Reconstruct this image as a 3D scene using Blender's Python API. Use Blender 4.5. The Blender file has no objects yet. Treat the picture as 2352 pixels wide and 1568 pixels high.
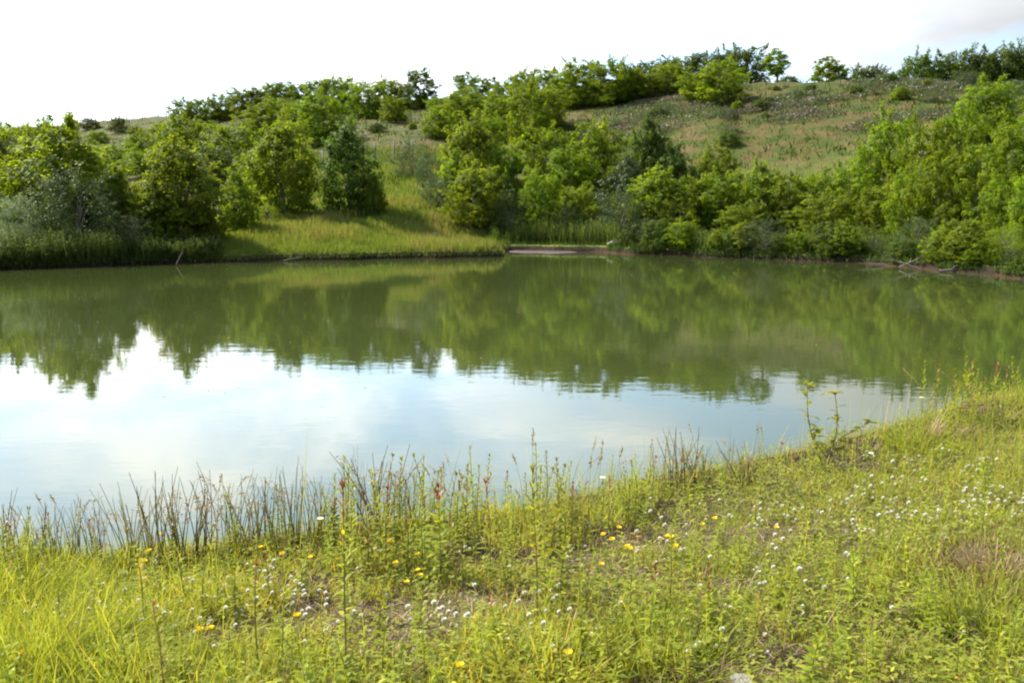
import bpy, math, random
import numpy as np
from mathutils import Vector

R = math.radians
S = bpy.context.scene
COL = S.collection
rng = np.random.default_rng(7)
random.seed(7)

# ------------------------------------------------------------------ camera
ZC = 2.1                      # eye height above the water
FPX = 1898.0                  # focal length in pixels of a 2352 px wide frame
PITCH = math.atan(299 / FPX)
cam_d = bpy.data.cameras.new('camera'); cam = bpy.data.objects.new('camera', cam_d); COL.objects.link(cam)
cam_d.sensor_width = 22.3; cam_d.lens = 22.3 * FPX / 2352; cam_d.clip_end = 3000; cam_d.clip_start = 0.05
cam.location = (0, 0, ZC); cam.rotation_euler = (math.pi / 2 - PITCH, 0, 0)
S.camera = cam
S.render.resolution_x = 1024; S.render.resolution_y = 682
S.view_settings.view_transform = 'Standard'; S.view_settings.look = 'None'
S.view_settings.exposure = 1.35; S.view_settings.gamma = 1
S.cycles.filter_width = 2.1
S.cycles.max_bounces = 8; S.cycles.transparent_max_bounces = 4

# ------------------------------------------------------------------ light
SUN_EL, SUN_AZ = R(44), R(-58)          # azimuth measured from +Y, negative = to the left
sd = Vector((math.sin(SUN_AZ) * math.cos(SUN_EL), math.cos(SUN_AZ) * math.cos(SUN_EL), math.sin(SUN_EL)))
sun_d = bpy.data.lights.new('sun', 'SUN'); sun_d.energy = 5.0; sun_d.angle = R(0.6); sun_d.color = (1.0, 0.94, 0.84)
sun = bpy.data.objects.new('sun', sun_d); COL.objects.link(sun)
sun.rotation_euler = sd.to_track_quat('Z', 'Y').to_euler(); sun.location = (-30, 20, 40)

W = bpy.data.worlds.new('World'); S.world = W; W.use_nodes = True
nt = W.node_tree; nt.nodes.clear()
def N(nt, typ, **kw):
    n = nt.nodes.new(typ)
    for k, v in kw.items(): setattr(n, k, v)
    return n
def L(nt, a, b): nt.links.new(a, b)
out = N(nt, 'ShaderNodeOutputWorld'); bg = N(nt, 'ShaderNodeBackground')
sky = N(nt, 'ShaderNodeTexSky', sky_type='NISHITA', sun_disc=False, sun_elevation=SUN_EL, sun_rotation=SUN_AZ,
        air_density=1.0, dust_density=1.5, ozone_density=1.2)
tc = N(nt, 'ShaderNodeTexCoord'); sep = N(nt, 'ShaderNodeSeparateXYZ'); L(nt, tc.outputs['Generated'], sep.inputs[0])
def M_(nt, op, a, b=None, c=None, clamp=False):
    n = N(nt, 'ShaderNodeMath', operation=op, use_clamp=clamp)
    for i, v in enumerate((a, b, c)):
        if v is None: continue
        if isinstance(v, (int, float)): n.inputs[i].default_value = v
        else: L(nt, v, n.inputs[i])
    return n.outputs[0]
zz = M_(nt, 'ADD', M_(nt, 'MAXIMUM', sep.outputs[2], 0.0), 0.16)
cx = M_(nt, 'DIVIDE', sep.outputs[0], zz); cy = M_(nt, 'DIVIDE', sep.outputs[1], zz)
cb = N(nt, 'ShaderNodeCombineXYZ'); L(nt, cx, cb.inputs[0]); L(nt, cy, cb.inputs[1])
n1 = N(nt, 'ShaderNodeTexNoise'); n1.inputs['Scale'].default_value = 1.25; n1.inputs['Detail'].default_value = 9
n1.inputs['Roughness'].default_value = 0.56; n1.inputs['Distortion'].default_value = 0.35; L(nt, cb.outputs[0], n1.inputs['Vector'])
cr = N(nt, 'ShaderNodeValToRGB'); cr.color_ramp.elements[0].position = 0.455; cr.color_ramp.elements[1].position = 0.62
L(nt, n1.outputs['Fac'], cr.inputs[0])
n2 = N(nt, 'ShaderNodeTexNoise'); n2.inputs['Scale'].default_value = 1.7; n2.inputs['Detail'].default_value = 5
mp2 = N(nt, 'ShaderNodeMapping'); mp2.inputs['Location'].default_value = (3.1, 7.7, 2); L(nt, cb.outputs[0], mp2.inputs[0]); L(nt, mp2.outputs[0], n2.inputs['Vector'])
cc = N(nt, 'ShaderNodeMix', data_type='RGBA'); cc.inputs['A'].default_value = (19, 21.5, 25, 1); cc.inputs['B'].default_value = (46, 45, 43, 1)
L(nt, n2.outputs['Fac'], cc.inputs['Factor'])
mx = N(nt, 'ShaderNodeMix', data_type='RGBA')
L(nt, cr.outputs[0], mx.inputs['Factor']); L(nt, cc.outputs['Result'], mx.inputs['B'])
dp = N(nt, 'ShaderNodeVectorMath', operation='DOT_PRODUCT'); L(nt, tc.outputs['Generated'], dp.inputs[0]); dp.inputs[1].default_value = (sd.x, sd.y, sd.z)
# clouds are brighter towards the sun
cf = M_(nt, 'MULTIPLY_ADD', M_(nt, 'POWER', M_(nt, 'MULTIPLY_ADD', dp.outputs['Value'], .5, .5, True), 4.8), 1.12, .004)
cf = M_(nt, 'MINIMUM', cf, .34)
cf = M_(nt, 'MULTIPLY', cf, M_(nt, 'MULTIPLY_ADD', M_(nt, 'DIVIDE', M_(nt, 'SUBTRACT', sep.outputs[2], .38), .4, clamp=True), -.3, 1.0))
cm = N(nt, 'ShaderNodeVectorMath', operation='SCALE'); L(nt, cc.outputs['Result'], cm.inputs[0]); L(nt, cf, cm.inputs['Scale']); L(nt, cm.outputs[0], mx.inputs['B'])
hz = N(nt, 'ShaderNodeVectorMath', operation='SCALE'); hz.inputs[0].default_value = (10.5, 14.2, 18); L(nt, cf, hz.inputs['Scale'])
ss = N(nt, 'ShaderNodeVectorMath', operation='SCALE'); L(nt, sky.outputs[0], ss.inputs[0]); ss.inputs['Scale'].default_value = .6
ha = N(nt, 'ShaderNodeVectorMath', operation='ADD'); L(nt, ss.outputs[0], ha.inputs[0]); L(nt, hz.outputs[0], ha.inputs[1]); L(nt, ha.outputs[0], mx.inputs['A'])
L(nt, mx.outputs['Result'], bg.inputs[0]); bg.inputs[1].default_value = 0.12
L(nt, bg.outputs[0], out.inputs[0])

# ------------------------------------------------------------------ pixel <-> place helpers (pixels of a 2352 x 1568 frame)
CT, ST = math.cos(PITCH), math.sin(PITCH)
def z_at(py, Y):
    v = (784 - py) / FPX
    return ZC + Y * (-ST + v * CT) / (CT + v * ST)
def x_at(px, py, Y):
    v = (784 - py) / FPX
    return Y * ((px - 1176) / FPX) / (CT + v * ST)
def on_plane(px, py, z=0.0):
    v = (784 - py) / FPX
    Y = (z - ZC) * (CT + v * ST) / (-ST + v * CT)
    return x_at(px, py, Y), Y

def smooth(t):
    t = np.clip(t, 0, 1); return t * t * (3 - 2 * t)

# pond outline
near = [(-300, 1365), (0, 1318), (250, 1298), (500, 1265), (750, 1232), (1000, 1204), (1180, 1182), (1400, 1130), (1600, 1092),
        (1800, 1050), (2000, 996), (2130, 955), (2250, 932), (2400, 905), (2650, 868)]
far = [(2700, 690), (2500, 660), (2352, 641), (2230, 628), (2130, 618), (2020, 608), (1900, 601), (1780, 596), (1650, 592), (1540, 587), (1450, 584),
       (1400, 580), (1300, 578), (1200, 576), (1100, 577), (1010, 580), (1060, 584), (1155, 586), (1160, 589), (1100, 591), (950, 593), (860, 595), (750, 598),
       (640, 599), (500, 603), (370, 608), (250, 612), (120, 617), (0, 621), (-300, 634)]
poly = [(-45, 2.0), (-12, 3.3)] + [on_plane(*p) for p in near] + [(13.5, 11.5), (17.0, 15.0)] + [on_plane(*p) for p in far] + [(-45, 26)]
poly = np.array(poly)
# wobble: subdivide
pp = []
for i in range(len(poly)):
    a, b = poly[i], poly[(i + 1) % len(poly)]
    n = max(1, int(np.hypot(*(b - a)) / 0.8)); n = min(n, 30)
    for k in range(n):
        q = a + (b - a) * k / n
        s = 0.02 * q[1] * 0.35 if k else 0
        pp.append(q + rng.normal(0, 1, 2) * min(s, .22))
poly = np.array(pp)

def shore_dist(X, Y):
    """signed distance to the pond outline, positive on land"""
    X = np.asarray(X, float); Y = np.asarray(Y, float); sh = X.shape
    X = X.ravel(); Y = Y.ravel()
    dm = np.full(X.shape, 1e9); ins = np.zeros(X.shape, bool)
    m = len(poly)
    for i in range(m):
        ax, ay = poly[i]; bx, by = poly[(i + 1) % m]
        ex, ey = bx - ax, by - ay
        t = np.clip(((X - ax) * ex + (Y - ay) * ey) / (ex * ex + ey * ey + 1e-12), 0, 1)
        dd = (X - ax - t * ex) ** 2 + (Y - ay - t * ey) ** 2
        dm = np.minimum(dm, dd)
        if ay != by:
            c = ((ay > Y) != (by > Y)) & (X < (bx - ax) * (Y - ay) / (by - ay) + ax)
            ins ^= c
    d = np.sqrt(dm); d[ins] *= -1
    return d.reshape(sh)

def vnoise(x, y, seed=0):
    """smooth value noise in [-1, 1]"""
    x = np.asarray(x, float); y = np.asarray(y, float)
    xi = np.floor(x).astype(np.int64); yi = np.floor(y).astype(np.int64)
    fx = x - xi; fy = y - yi; fx = fx * fx * (3 - 2 * fx); fy = fy * fy * (3 - 2 * fy)
    def h(a, b):
        v = np.sin(a * 127.1 + b * 311.7 + seed * 74.7) * 43758.5453
        return v - np.floor(v)
    return ((h(xi, yi) * (1 - fx) + h(xi + 1, yi) * fx) * (1 - fy) + (h(xi, yi + 1) * (1 - fx) + h(xi + 1, yi + 1) * fx) * fy) * 2 - 1

def kz(v, Y): return v if v >= -50 else z_at(-v - 1000, Y)
P = lambda py: -(py + 1000)          # mark a knot height given as a picture row
cols = [
    (-400, [(34, .5), (60, 3), (110, 8), (210, 19)]),
    (0,    [(36, .6), (60, P(470)), (110, P(395)), (200, P(298))]),
    (400,  [(37, .7), (60, 3), (110, P(335)), (185, P(264))]),
    (600,  [(38, .8), (58, 3.2), (95, P(330)), (150, P(246))]),
    (800,  [(40, .9), (50, P(482)), (75, P(362)), (142, P(238))]),
    (950,  [(42, .8), (50, P(475)), (75, P(358)), (135, P(234))]),
    (1150, [(46, .5), (55, 2.2), (80, P(345)), (118, P(217))]),
    (1400, [(47, .5), (55, 2.2), (78, P(300)), (102, P(194))]),
    (1650, [(44, .5), (52, 2.0), (70, P(300)), (90, P(187))]),
    (1900, [(40, .5), (50, 1.8), (64, P(300)), (82, P(186))]),
    (2130, [(36, .6), (46, 2.0), (60, P(300)), (76, P(186))]),
    (2352, [(32, .7), (43, 2.0), (56, P(300)), (72, P(188))]),
    (2750, [(27, .9), (40, 2.2), (52, 7), (68, 12.5)])]
CP = np.array([c[0] for c in cols], float)
KY = np.array([[k[0] for k in c[1]] for c in cols], float)
KZ = np.array([[(z_at(-k[1] - 1000, k[0]) if k[1] < -50 else k[1]) for k in c[1]] for c in cols], float)

def profile(X, Y):
    Y = np.maximum(Y, 5.0)
    px = 1176 + FPX * 1.02 * X / Y
    ky = [np.interp(px, CP, KY[:, i]) for i in range(4)]
    kz_ = [np.interp(px, CP, KZ[:, i]) for i in range(4)]
    z = np.where(Y < ky[0], kz_[0], 0)
    for i in range(3):
        t = (Y - ky[i]) / (ky[i + 1] - ky[i])
        ts = t if i < 2 else np.clip(t, 0, 1)
        seg = kz_[i] + (kz_[i + 1] - kz_[i]) * ts
        z = np.where((Y >= ky[i]) & (Y < ky[i + 1]), seg, z)
    e = (Y - ky[3])
    z = np.where(e >= 0, kz_[3] - .15 - np.minimum(e, 60) * 0.012, z)
    return z

def ground(X, Y, d=None):
    X = np.asarray(X, float); Y = np.asarray(Y, float)
    if d is None: d = shore_dist(X, Y)
    # near bank
    zn = 0.16 * smooth(d / .35) + 0.34 * smooth(d / 4.0) + 0.035 * vnoise(X * 1.3, Y * 1.3, 3) * smooth(d / 1.0) + 0.015 * vnoise(X * 5, Y * 5, 4) * smooth(d / .5)
    # far bank and hill
    p = profile(X, Y)
    amp = smooth((Y - 50) / 40)
    p = p + amp * (0.45 * vnoise(X * .09, Y * .09, 1) + 0.18 * vnoise(X * .33, Y * .33, 2)) + 0.05 * vnoise(X * .8, Y * .8, 5)
    zf = 0.30 * smooth(d / .22) + np.maximum(0, p - .3) * smooth(d / 5.0)
    w = smooth((Y - 10) / 9)
    z = zn * (1 - w) + zf * w
    zw = -0.9 * smooth(-d / 3.0) - 0.03
    return np.where(d > 0, z, zw - .1)
def g1(x, y): return float(ground(np.array([x]), np.array([y]))[0])
def foot(px, py):
    """place on the near ground seen at a picture position"""
    z = 0.4
    for _ in range(6):
        x, y = on_plane(px, py, z); z = .6 * g1(x, y) + .4 * z
    return x, y, g1(x, y)

# ------------------------------------------------------------------ mesh helpers
def link(o, parent=None):
    COL.objects.link(o)
    if parent is not None: o.parent = parent
    return o
def mesh_np(name, verts, quads, mats, tint=None, mat_idx=None, smooth_=False, tris=None, tval=None):
    verts = np.asarray(verts, np.float32).reshape(-1, 3)
    me = bpy.data.meshes.new(name)
    nq = 0 if quads is None else len(quads); ntri = 0 if tris is None else len(tris)
    me.vertices.add(len(verts)); me.vertices.foreach_set('co', verts.ravel())
    me.loops.add(nq * 4 + ntri * 3); me.polygons.add(nq + ntri)
    idx = []
    if nq: idx.append(np.asarray(quads, np.int32).ravel())
    if ntri: idx.append(np.asarray(tris, np.int32).ravel())
    me.loops.foreach_set('vertex_index', np.concatenate(idx))
    st = np.concatenate([np.arange(nq) * 4, nq * 4 + np.arange(ntri) * 3]).astype(np.int32)
    me.polygons.foreach_set('loop_start', st)
    if smooth_: me.polygons.foreach_set('use_smooth', np.ones(nq + ntri, bool))
    for m in (mats if isinstance(mats, (list, tuple)) else [mats]): me.materials.append(m)
    if mat_idx is not None: me.polygons.foreach_set('material_index', np.asarray(mat_idx, np.int32))
    if tint is not None:
        a = me.attributes.new('tint', 'FLOAT', 'POINT'); a.data.foreach_set('value', np.asarray(tint, np.float32))
    if tval is not None:
        a = me.attributes.new('along', 'FLOAT', 'POINT'); a.data.foreach_set('value', np.asarray(tval, np.float32))
    me.update(calc_edges=True); me.validate()
    return me
def ob(name, me, parent=None, loc=None):
    o = bpy.data.objects.new(name, me)
    if loc is not None: o.location = loc
    return link(o, parent)
def tag(o, label=None, cat=None, group=None, kind=None):
    if label: o['label'] = label
    if cat: o['category'] = cat
    if group: o['group'] = group
    if kind or cat: o['kind'] = kind or 'thing'
    return o
def empty(name, loc, rz=0.0):
    o = bpy.data.objects.new(name, None); o.empty_display_size = .2; o.location = loc; o.rotation_euler = (0, 0, rz)
    return link(o)
def nrm(a): return a / np.maximum(np.linalg.norm(a, axis=-1, keepdims=True), 1e-9)

class Geo:
    """collects many small pieces as one mesh"""
    def __init__(s): s.v = []; s.q = []; s.t = []; s.a = []; s.m = []; s.n = 0
    def add(s, v, q, tint=0.5, along=None, mi=0):
        v = np.asarray(v, float).reshape(-1, 3); q = np.asarray(q, int).reshape(-1, 4)
        s.v.append(v); s.q.append(q + s.n); s.n += len(v)
        s.t.append(np.broadcast_to(tint, (len(v),)) if np.ndim(tint) == 0 else np.asarray(tint))
        s.a.append(np.zeros(len(v)) if along is None else np.asarray(along)); s.m.append(np.full(len(q), mi))
    def mesh(s, name, mats, smooth_=False):
        return mesh_np(name, np.concatenate(s.v), np.concatenate(s.q), mats, np.concatenate(s.t), np.concatenate(s.m), smooth_, tval=np.concatenate(s.a))

def strips(base, d, side, Ln, Wd, droop, prof, tint, sag=None):
    """flat tapering ribbons (grass blades, leaves): one per row of base"""
    base = np.asarray(base, float); n = len(base); k = len(prof); Ln = np.broadcast_to(Ln, (n,)); Wd = np.broadcast_to(Wd, (n,)); droop = np.broadcast_to(droop, (n,))
    t = np.linspace(0, 1, k)
    sag = np.array([0, 0, -1.0]) if sag is None else sag
    pos = base[:, None] + d[:, None] * (Ln[:, None] * t)[..., None] + (Ln * droop)[:, None, None] * (t ** 2)[None, :, None] * sag
    off = side[:, None] * (Wd[:, None] * np.asarray(prof) * .5)[..., None]
    v = np.stack([pos - off, pos + off], 2).reshape(-1, 3)
    b = (np.arange(n) * 2 * k)[:, None] + (np.arange(k - 1) * 2)[None]
    q = np.stack([b, b + 1, b + 3, b + 2], -1).reshape(-1, 4)
    return v, q, np.repeat(np.broadcast_to(tint, (n,)), 2 * k), np.tile(np.repeat(t, 2), n)

def tube(pts, rad, sides=5):
    pts = np.asarray(pts, float); k = len(pts); rad = np.broadcast_to(rad, (k,))
    tg = nrm(np.gradient(pts, axis=0)); up = np.array([0.31, 0.95, 0.05])
    a = nrm(np.cross(tg, up)); b = np.cross(tg, a)
    th = np.arange(sides) * 2 * math.pi / sides
    v = pts[:, None] + rad[:, None, None] * (np.cos(th)[None, :, None] * a[:, None] + np.sin(th)[None, :, None] * b[:, None])
    i = np.arange(k - 1)[:, None] * sides; j = np.arange(sides)[None]
    q = np.stack([i + j, i + (j + 1) % sides, i + sides + (j + 1) % sides, i + sides + j], -1).reshape(-1, 4)
    return v.reshape(-1, 3), q

# ------------------------------------------------------------------ materials
def new_mat(name):
    m = bpy.data.materials.new(name); m.use_nodes = True; nt = m.node_tree
    b = nt.nodes['Principled BSDF']; return m, nt, b, nt.nodes['Material Output']
def leaf_mat(name, stops, trans=0.45, rough=0.5, spec=0.3, tcol=(1.15, 1.25, 0.5), objvar=0.10):
    """foliage: hue from a per-leaf tint, light passes through the blade"""
    m, nt, b, o = new_mat(name)
    at = N(nt, 'ShaderNodeAttribute', attribute_name='tint')
    oi = N(nt, 'ShaderNodeObjectInfo')
    r = N(nt, 'ShaderNodeValToRGB'); e = r.color_ramp.elements
    e[0].position = stops[0][0]; e[0].color = (*stops[0][1], 1); e[1].position = stops[-1][0]; e[1].color = (*stops[-1][1], 1)
    for p, c in stops[1:-1]:
        q = e.new(p); q.color = (*c, 1)
    L(nt, at.outputs['Fac'], r.inputs[0])
    hs = N(nt, 'ShaderNodeHueSaturation')
    L(nt, M_(nt, 'MULTIPLY_ADD', oi.outputs['Random'], objvar * .35, .5 - objvar * .175), hs.inputs['Hue'])
    L(nt, M_(nt, 'MULTIPLY_ADD', oi.outputs['Random'], objvar * 4, 1 - objvar * 2), hs.inputs['Value'])
    L(nt, r.outputs[0], hs.inputs['Color'])
    L(nt, hs.outputs[0], b.inputs['Base Color']); b.inputs['Roughness'].default_value = rough
    b.inputs['Specular IOR Level'].default_value = spec
    tr = N(nt, 'ShaderNodeBsdfTranslucent'); mu = N(nt, 'ShaderNodeMix', data_type='RGBA', blend_type='MULTIPLY'); mu.inputs['Factor'].default_value = 1
    mu.inputs['B'].default_value = (*tcol, 1); L(nt, hs.outputs[0], mu.inputs['A']); L(nt, mu.outputs['Result'], tr.inputs[0])
    ms = N(nt, 'ShaderNodeMixShader'); ms.inputs[0].default_value = trans
    L(nt, b.outputs[0], ms.inputs[1]); L(nt, tr.outputs[0], ms.inputs[2]); L(nt, ms.outputs[0], o.inputs[0])
    return m
def plain_mat(name, c1, c2, scale=20, rough=.8, bump=.3):
    m, nt, b, o = new_mat(name)
    t = N(nt, 'ShaderNodeTexCoord'); n = N(nt, 'ShaderNodeTexNoise'); n.inputs['Scale'].default_value = scale; n.inputs['Detail'].default_value = 6
    L(nt, t.outputs['Object'], n.inputs['Vector'])
    x = N(nt, 'ShaderNodeMix', data_type='RGBA'); x.inputs['A'].default_value = (*c1, 1); x.inputs['B'].default_value = (*c2, 1)
    L(nt, n.outputs['Fac'], x.inputs['Factor']); L(nt, x.outputs['Result'], b.inputs['Base Color']); b.inputs['Roughness'].default_value = rough
    bp = N(nt, 'ShaderNodeBump'); bp.inputs['Strength'].default_value = bump; L(nt, n.outputs['Fac'], bp.inputs['Height']); L(nt, bp.outputs[0], b.inputs['Normal'])
    return m
M = {}
M['locust'] = leaf_mat('locust_leaf', [(0, (.065, .115, .009)), (.5, (.115, .165, .012)), (1, (.22, .26, .02))], trans=.52, spec=.05, objvar=.06, tcol=(1.5, 1.45, .5))
M['broad'] = leaf_mat('broad_leaf', [(0, (.07, .105, .011)), (.5, (.135, .18, .015)), (.9, (.20, .245, .025)), (1, (.26, .30, .06))], trans=.54, rough=.6, spec=.08, tcol=(1.55, 1.5, .5), objvar=.06)
M['olive'] = leaf_mat('silvery_leaf', [(0, (.025, .043, .010)), (.6, (.058, .080, .022)), (1, (.12, .14, .05))], trans=.3, spec=.15)
M['silver'] = leaf_mat('pale_silver_leaf', [(0, (.09, .12, .06)), (.6, (.19, .22, .14)), (1, (.30, .32, .23))], trans=.3, spec=.15)
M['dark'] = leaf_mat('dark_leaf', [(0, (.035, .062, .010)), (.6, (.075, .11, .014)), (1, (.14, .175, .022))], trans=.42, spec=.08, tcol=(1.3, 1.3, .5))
M['bark'] = plain_mat('bark', (.10, .08, .06), (.20, .17, .135), 25)
M['grass'] = leaf_mat('meadow_grass', [(0, (.13, .17, .025)), (.35, (.25, .285, .04)), (.7, (.35, .345, .065)), (.86, (.46, .34, .08)), (1, (.50, .31, .13))], trans=.5, rough=.6, spec=.08, objvar=0, tcol=(1.32, 1.22, .5))
M['thatch'] = leaf_mat('dry_thatch', [(0, (.06, .034, .02)), (.5, (.16, .10, .05)), (1, (.38, .28, .14))], trans=.25, tcol=(1, .9, .7), objvar=0)
M['cloverleaf'] = leaf_mat('clover_leaf', [(0, (.09, .13, .02)), (.5, (.19, .215, .03)), (1, (.34, .32, .06))], trans=.45, spec=.08, objvar=0, tcol=(1.35, 1.25, .45))
M['weed'] = leaf_mat('weed_leaf', [(0, (.12, .155, .014)), (.6, (.26, .275, .02)), (.85, (.38, .35, .04)), (1, (.42, .17, .05))], trans=.5, rough=.5, spec=.1, tcol=(1.35, 1.25, .45))
M['redtip'] = leaf_mat('reddish_leaf', [(0, (.20, .055, .03)), (1, (.33, .14, .06))], trans=.35, tcol=(1.1, .8, .6))
M['stem'] = plain_mat('weed_stem', (.13, .10, .035), (.22, .22, .06), 40)
M['rush'] = leaf_mat('rush_stem', [(0, (.13, .125, .045)), (.6, (.25, .22, .085)), (1, (.40, .31, .15))], trans=.45, spec=.15)
M['seed'] = leaf_mat('seed_spike', [(0, (.22, .15, .05)), (1, (.42, .29, .11))], trans=.3, tcol=(1, .85, .6))
M['fgrass'] = leaf_mat('bank_grass', [(0, (.08, .125, .02)), (.5, (.145, .175, .036)), (.85, (.21, .20, .065)), (1, (.27, .19, .09))], trans=.45, spec=.06, objvar=0, tcol=(1.12, 1.22, .5))
M['hgrass'] = leaf_mat('hill_grass', [(0, (.024, .048, .005)), (.4, (.056, .075, .008)), (.7, (.092, .074, .013)), (1, (.125, .070, .028))], trans=.35, spec=.05, objvar=0)
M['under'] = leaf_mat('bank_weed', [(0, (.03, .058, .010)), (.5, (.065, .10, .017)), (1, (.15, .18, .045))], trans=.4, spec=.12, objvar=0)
M['vetch'] = leaf_mat('vetch', [(0, (.05, .085, .022)), (.5, (.10, .125, .04)), (.55, (.13, .088, .07)), (1, (.185, .125, .11))], trans=.45, tcol=(1, 1, .9), objvar=0)
M['petal'] = leaf_mat('white_petal', [(0, (.32, .25, .14)), (.4, (.52, .48, .36)), (1, (.70, .69, .60))], trans=.25, tcol=(1, 1, .95), objvar=0)
M['yellow'] = leaf_mat('yellow_petal', [(0, (.85, .60, .02)), (1, (.92, .76, .04))], trans=.25, tcol=(1, .9, .5), objvar=0)
M['fstem'] = leaf_mat('flower_stem', [(0, (.13, .2, .03)), (1, (.22, .28, .05))], trans=.3, objvar=0)
M['wood'] = plain_mat('weathered_wood', (.10, .075, .055), (.22, .17, .13), 12)
M['post'] = plain_mat('fence_post', (.13, .115, .095), (.25, .23, .2), 12)
M['metal'] = plain_mat('galvanised', (.20, .215, .23), (.28, .29, .30), 8, rough=.5)
M['rock'] = plain_mat('rock', (.17, .14, .11), (.30, .25, .21), 6, bump=.8)

# terrain material: green or tan turf, soil on steep edges, red mud at the waterline
gm, nt, b, o = new_mat('ground')
geo = N(nt, 'ShaderNodeNewGeometry'); sp = N(nt, 'ShaderNodeSeparateXYZ'); L(nt, geo.outputs['Position'], sp.inputs[0])
def noise(nt, vec, sc, det=6, rough=.55):
    n = N(nt, 'ShaderNodeTexNoise'); n.inputs['Scale'].default_value = sc; n.inputs['Detail'].default_value = det; n.inputs['Roughness'].default_value = rough
    L(nt, vec, n.inputs['Vector']); return n.outputs['Fac']
def ramp(nt, fac, stops):
    r = N(nt, 'ShaderNodeValToRGB'); e = r.color_ramp.elements
    e[0].position = stops[0][0]; e[0].color = (*stops[0][1], 1); e[1].position = stops[-1][0]; e[1].color = (*stops[-1][1], 1)
    for p, c in stops[1:-1]:
        q = e.new(p); q.color = (*c, 1)
    L(nt, fac, r.inputs[0]); return r.outputs[0]
def mixc(nt, f, a, b_):
    x = N(nt, 'ShaderNodeMix', data_type='RGBA')
    for s, v in (('Factor', f), ('A', a), ('B', b_)):
        if isinstance(v, tuple): x.inputs[s].default_value = (*v, 1)
        elif isinstance(v, (int, float)): x.inputs[s].default_value = v
        else: L(nt, v, x.inputs[s])
    return x.outputs['Result']
pos = geo.outputs['Position']
hill = ramp(nt, noise(nt, pos, .55, 9, .66), [(.30, (.022, .042, .007)), (.44, (.045, .06, .010)), (.52, (.07, .066, .017)), (.62, (.10, .068, .03)), (.8, (.13, .095, .06))])
bank = ramp(nt, noise(nt, pos, 1.6, 8, .6), [(.3, (.07, .10, .022)), (.55, (.15, .165, .04)), (.75, (.20, .17, .07))])
soil = ramp(nt, noise(nt, pos, 9, 9, .7), [(.3, (.03, .018, .012)), (.55, (.075, .046, .03)), (.75, (.14, .095, .06))])
fY = M_(nt, 'SMOOTH_MIN', 1, M_(nt, 'MAXIMUM', M_(nt, 'DIVIDE', M_(nt, 'SUBTRACT', sp.outputs[1], 48), 14), 0), .1)
fY.node.use_clamp = True
c = mixc(nt, fY, bank, hill)
nearf = M_(nt, 'SUBTRACT', 1, M_(nt, 'DIVIDE', M_(nt, 'SUBTRACT', sp.outputs[1], 13), 4, clamp=True), clamp=True)
soilm = ramp(nt, noise(nt, pos, 2.2, 5, .6), [(.42, (0, 0, 0)), (.6, (1, 1, 1))])
c = mixc(nt, M_(nt, 'MULTIPLY', nearf, .85), c, mixc(nt, soilm, (.12, .11, .035), soil))
edge = M_(nt, 'SUBTRACT', 1, M_(nt, 'DIVIDE', M_(nt, 'SUBTRACT', sp.outputs[2], .22), .06, clamp=True), clamp=True)
c = mixc(nt, edge, c, (.032, .022, .014))
mud = M_(nt, 'SUBTRACT', 1, M_(nt, 'DIVIDE', M_(nt, 'SUBTRACT', sp.outputs[2], .012), .025, clamp=True), clamp=True)
c = mixc(nt, M_(nt, 'MULTIPLY', mud, M_(nt, 'GREATER_THAN', noise(nt, pos, .8, 3), .47)), c, (.07, .028, .014))
L(nt, c, b.inputs['Base Color']); b.inputs['Roughness'].default_value = .95; b.inputs['Specular IOR Level'].default_value = .1
bp = N(nt, 'ShaderNodeBump'); bp.inputs['Strength'].default_value = .7; bp.inputs['Distance'].default_value = .15
L(nt, noise(nt, pos, 6, 8, .7), bp.inputs['Height']); L(nt, bp.outputs[0], b.inputs['Normal'])

# ------------------------------------------------------------------ terrain
def axis(parts):
    a = []
    for lo, hi, st in parts: a += list(np.arange(lo, hi, st))
    return np.array(a + [parts[-1][1]])
def geom(lo, hi, n): return list(np.geomspace(lo, hi, n))
xs = axis([(-26, -8, .25), (-8, 9, .14), (9, 26, .25)])
xs = np.concatenate([-np.array(geom(26.8, 620, 60))[::-1], xs, geom(26.8, 620, 60)])
ys = axis([(-12, 0, 1.0), (0, 12, .13), (12, 22, .5), (22, 50, .22)])
ys = np.concatenate([ys, geom(50.9, 900, 130)])
GX, GY = np.meshgrid(xs, ys)
GD = shore_dist(GX, GY)
GZ = ground(GX, GY, GD)
nx, ny = len(xs), len(ys)
idx = np.arange(nx * ny).reshape(ny, nx)
q = np.stack([idx[:-1, :-1], idx[:-1, 1:], idx[1:, 1:], idx[1:, :-1]], -1).reshape(-1, 4)
tag(ob('terrain', mesh_np('terrain', np.stack([GX, GY, GZ], -1), q, gm, smooth_=True)), kind='structure')

# ------------------------------------------------------------------ water
wm, nt, b, o = new_mat('pond_water')
geo = N(nt, 'ShaderNodeNewGeometry')
b.inputs['Base Color'].default_value = (.034, .044, .012, 1); b.inputs['Roughness'].default_value = .01; b.inputs['IOR'].default_value = 1.5
mp = N(nt, 'ShaderNodeMapping'); mp.inputs['Scale'].default_value = (1, 1.8, 1); L(nt, geo.outputs['Position'], mp.inputs[0])
h1 = noise(nt, mp.outputs[0], 2.6, 3, .55); h2 = noise(nt, mp.outputs[0], .35, 2, .5)
hh = M_(nt, 'ADD', h1, M_(nt, 'MULTIPLY', h2, 2.2))
bp = N(nt, 'ShaderNodeBump'); bp.inputs['Strength'].default_value = .06; bp.inputs['Distance'].default_value = .02
L(nt, hh, bp.inputs['Height']); L(nt, bp.outputs[0], b.inputs['Normal'])
wme = mesh_np('water', [(-48, 0.5, 0), (24, 0.5, 0), (24, 50, 0), (-48, 50, 0)], [(0, 1, 2, 3)], wm)
tag(ob('water', wme), kind='structure')

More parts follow.
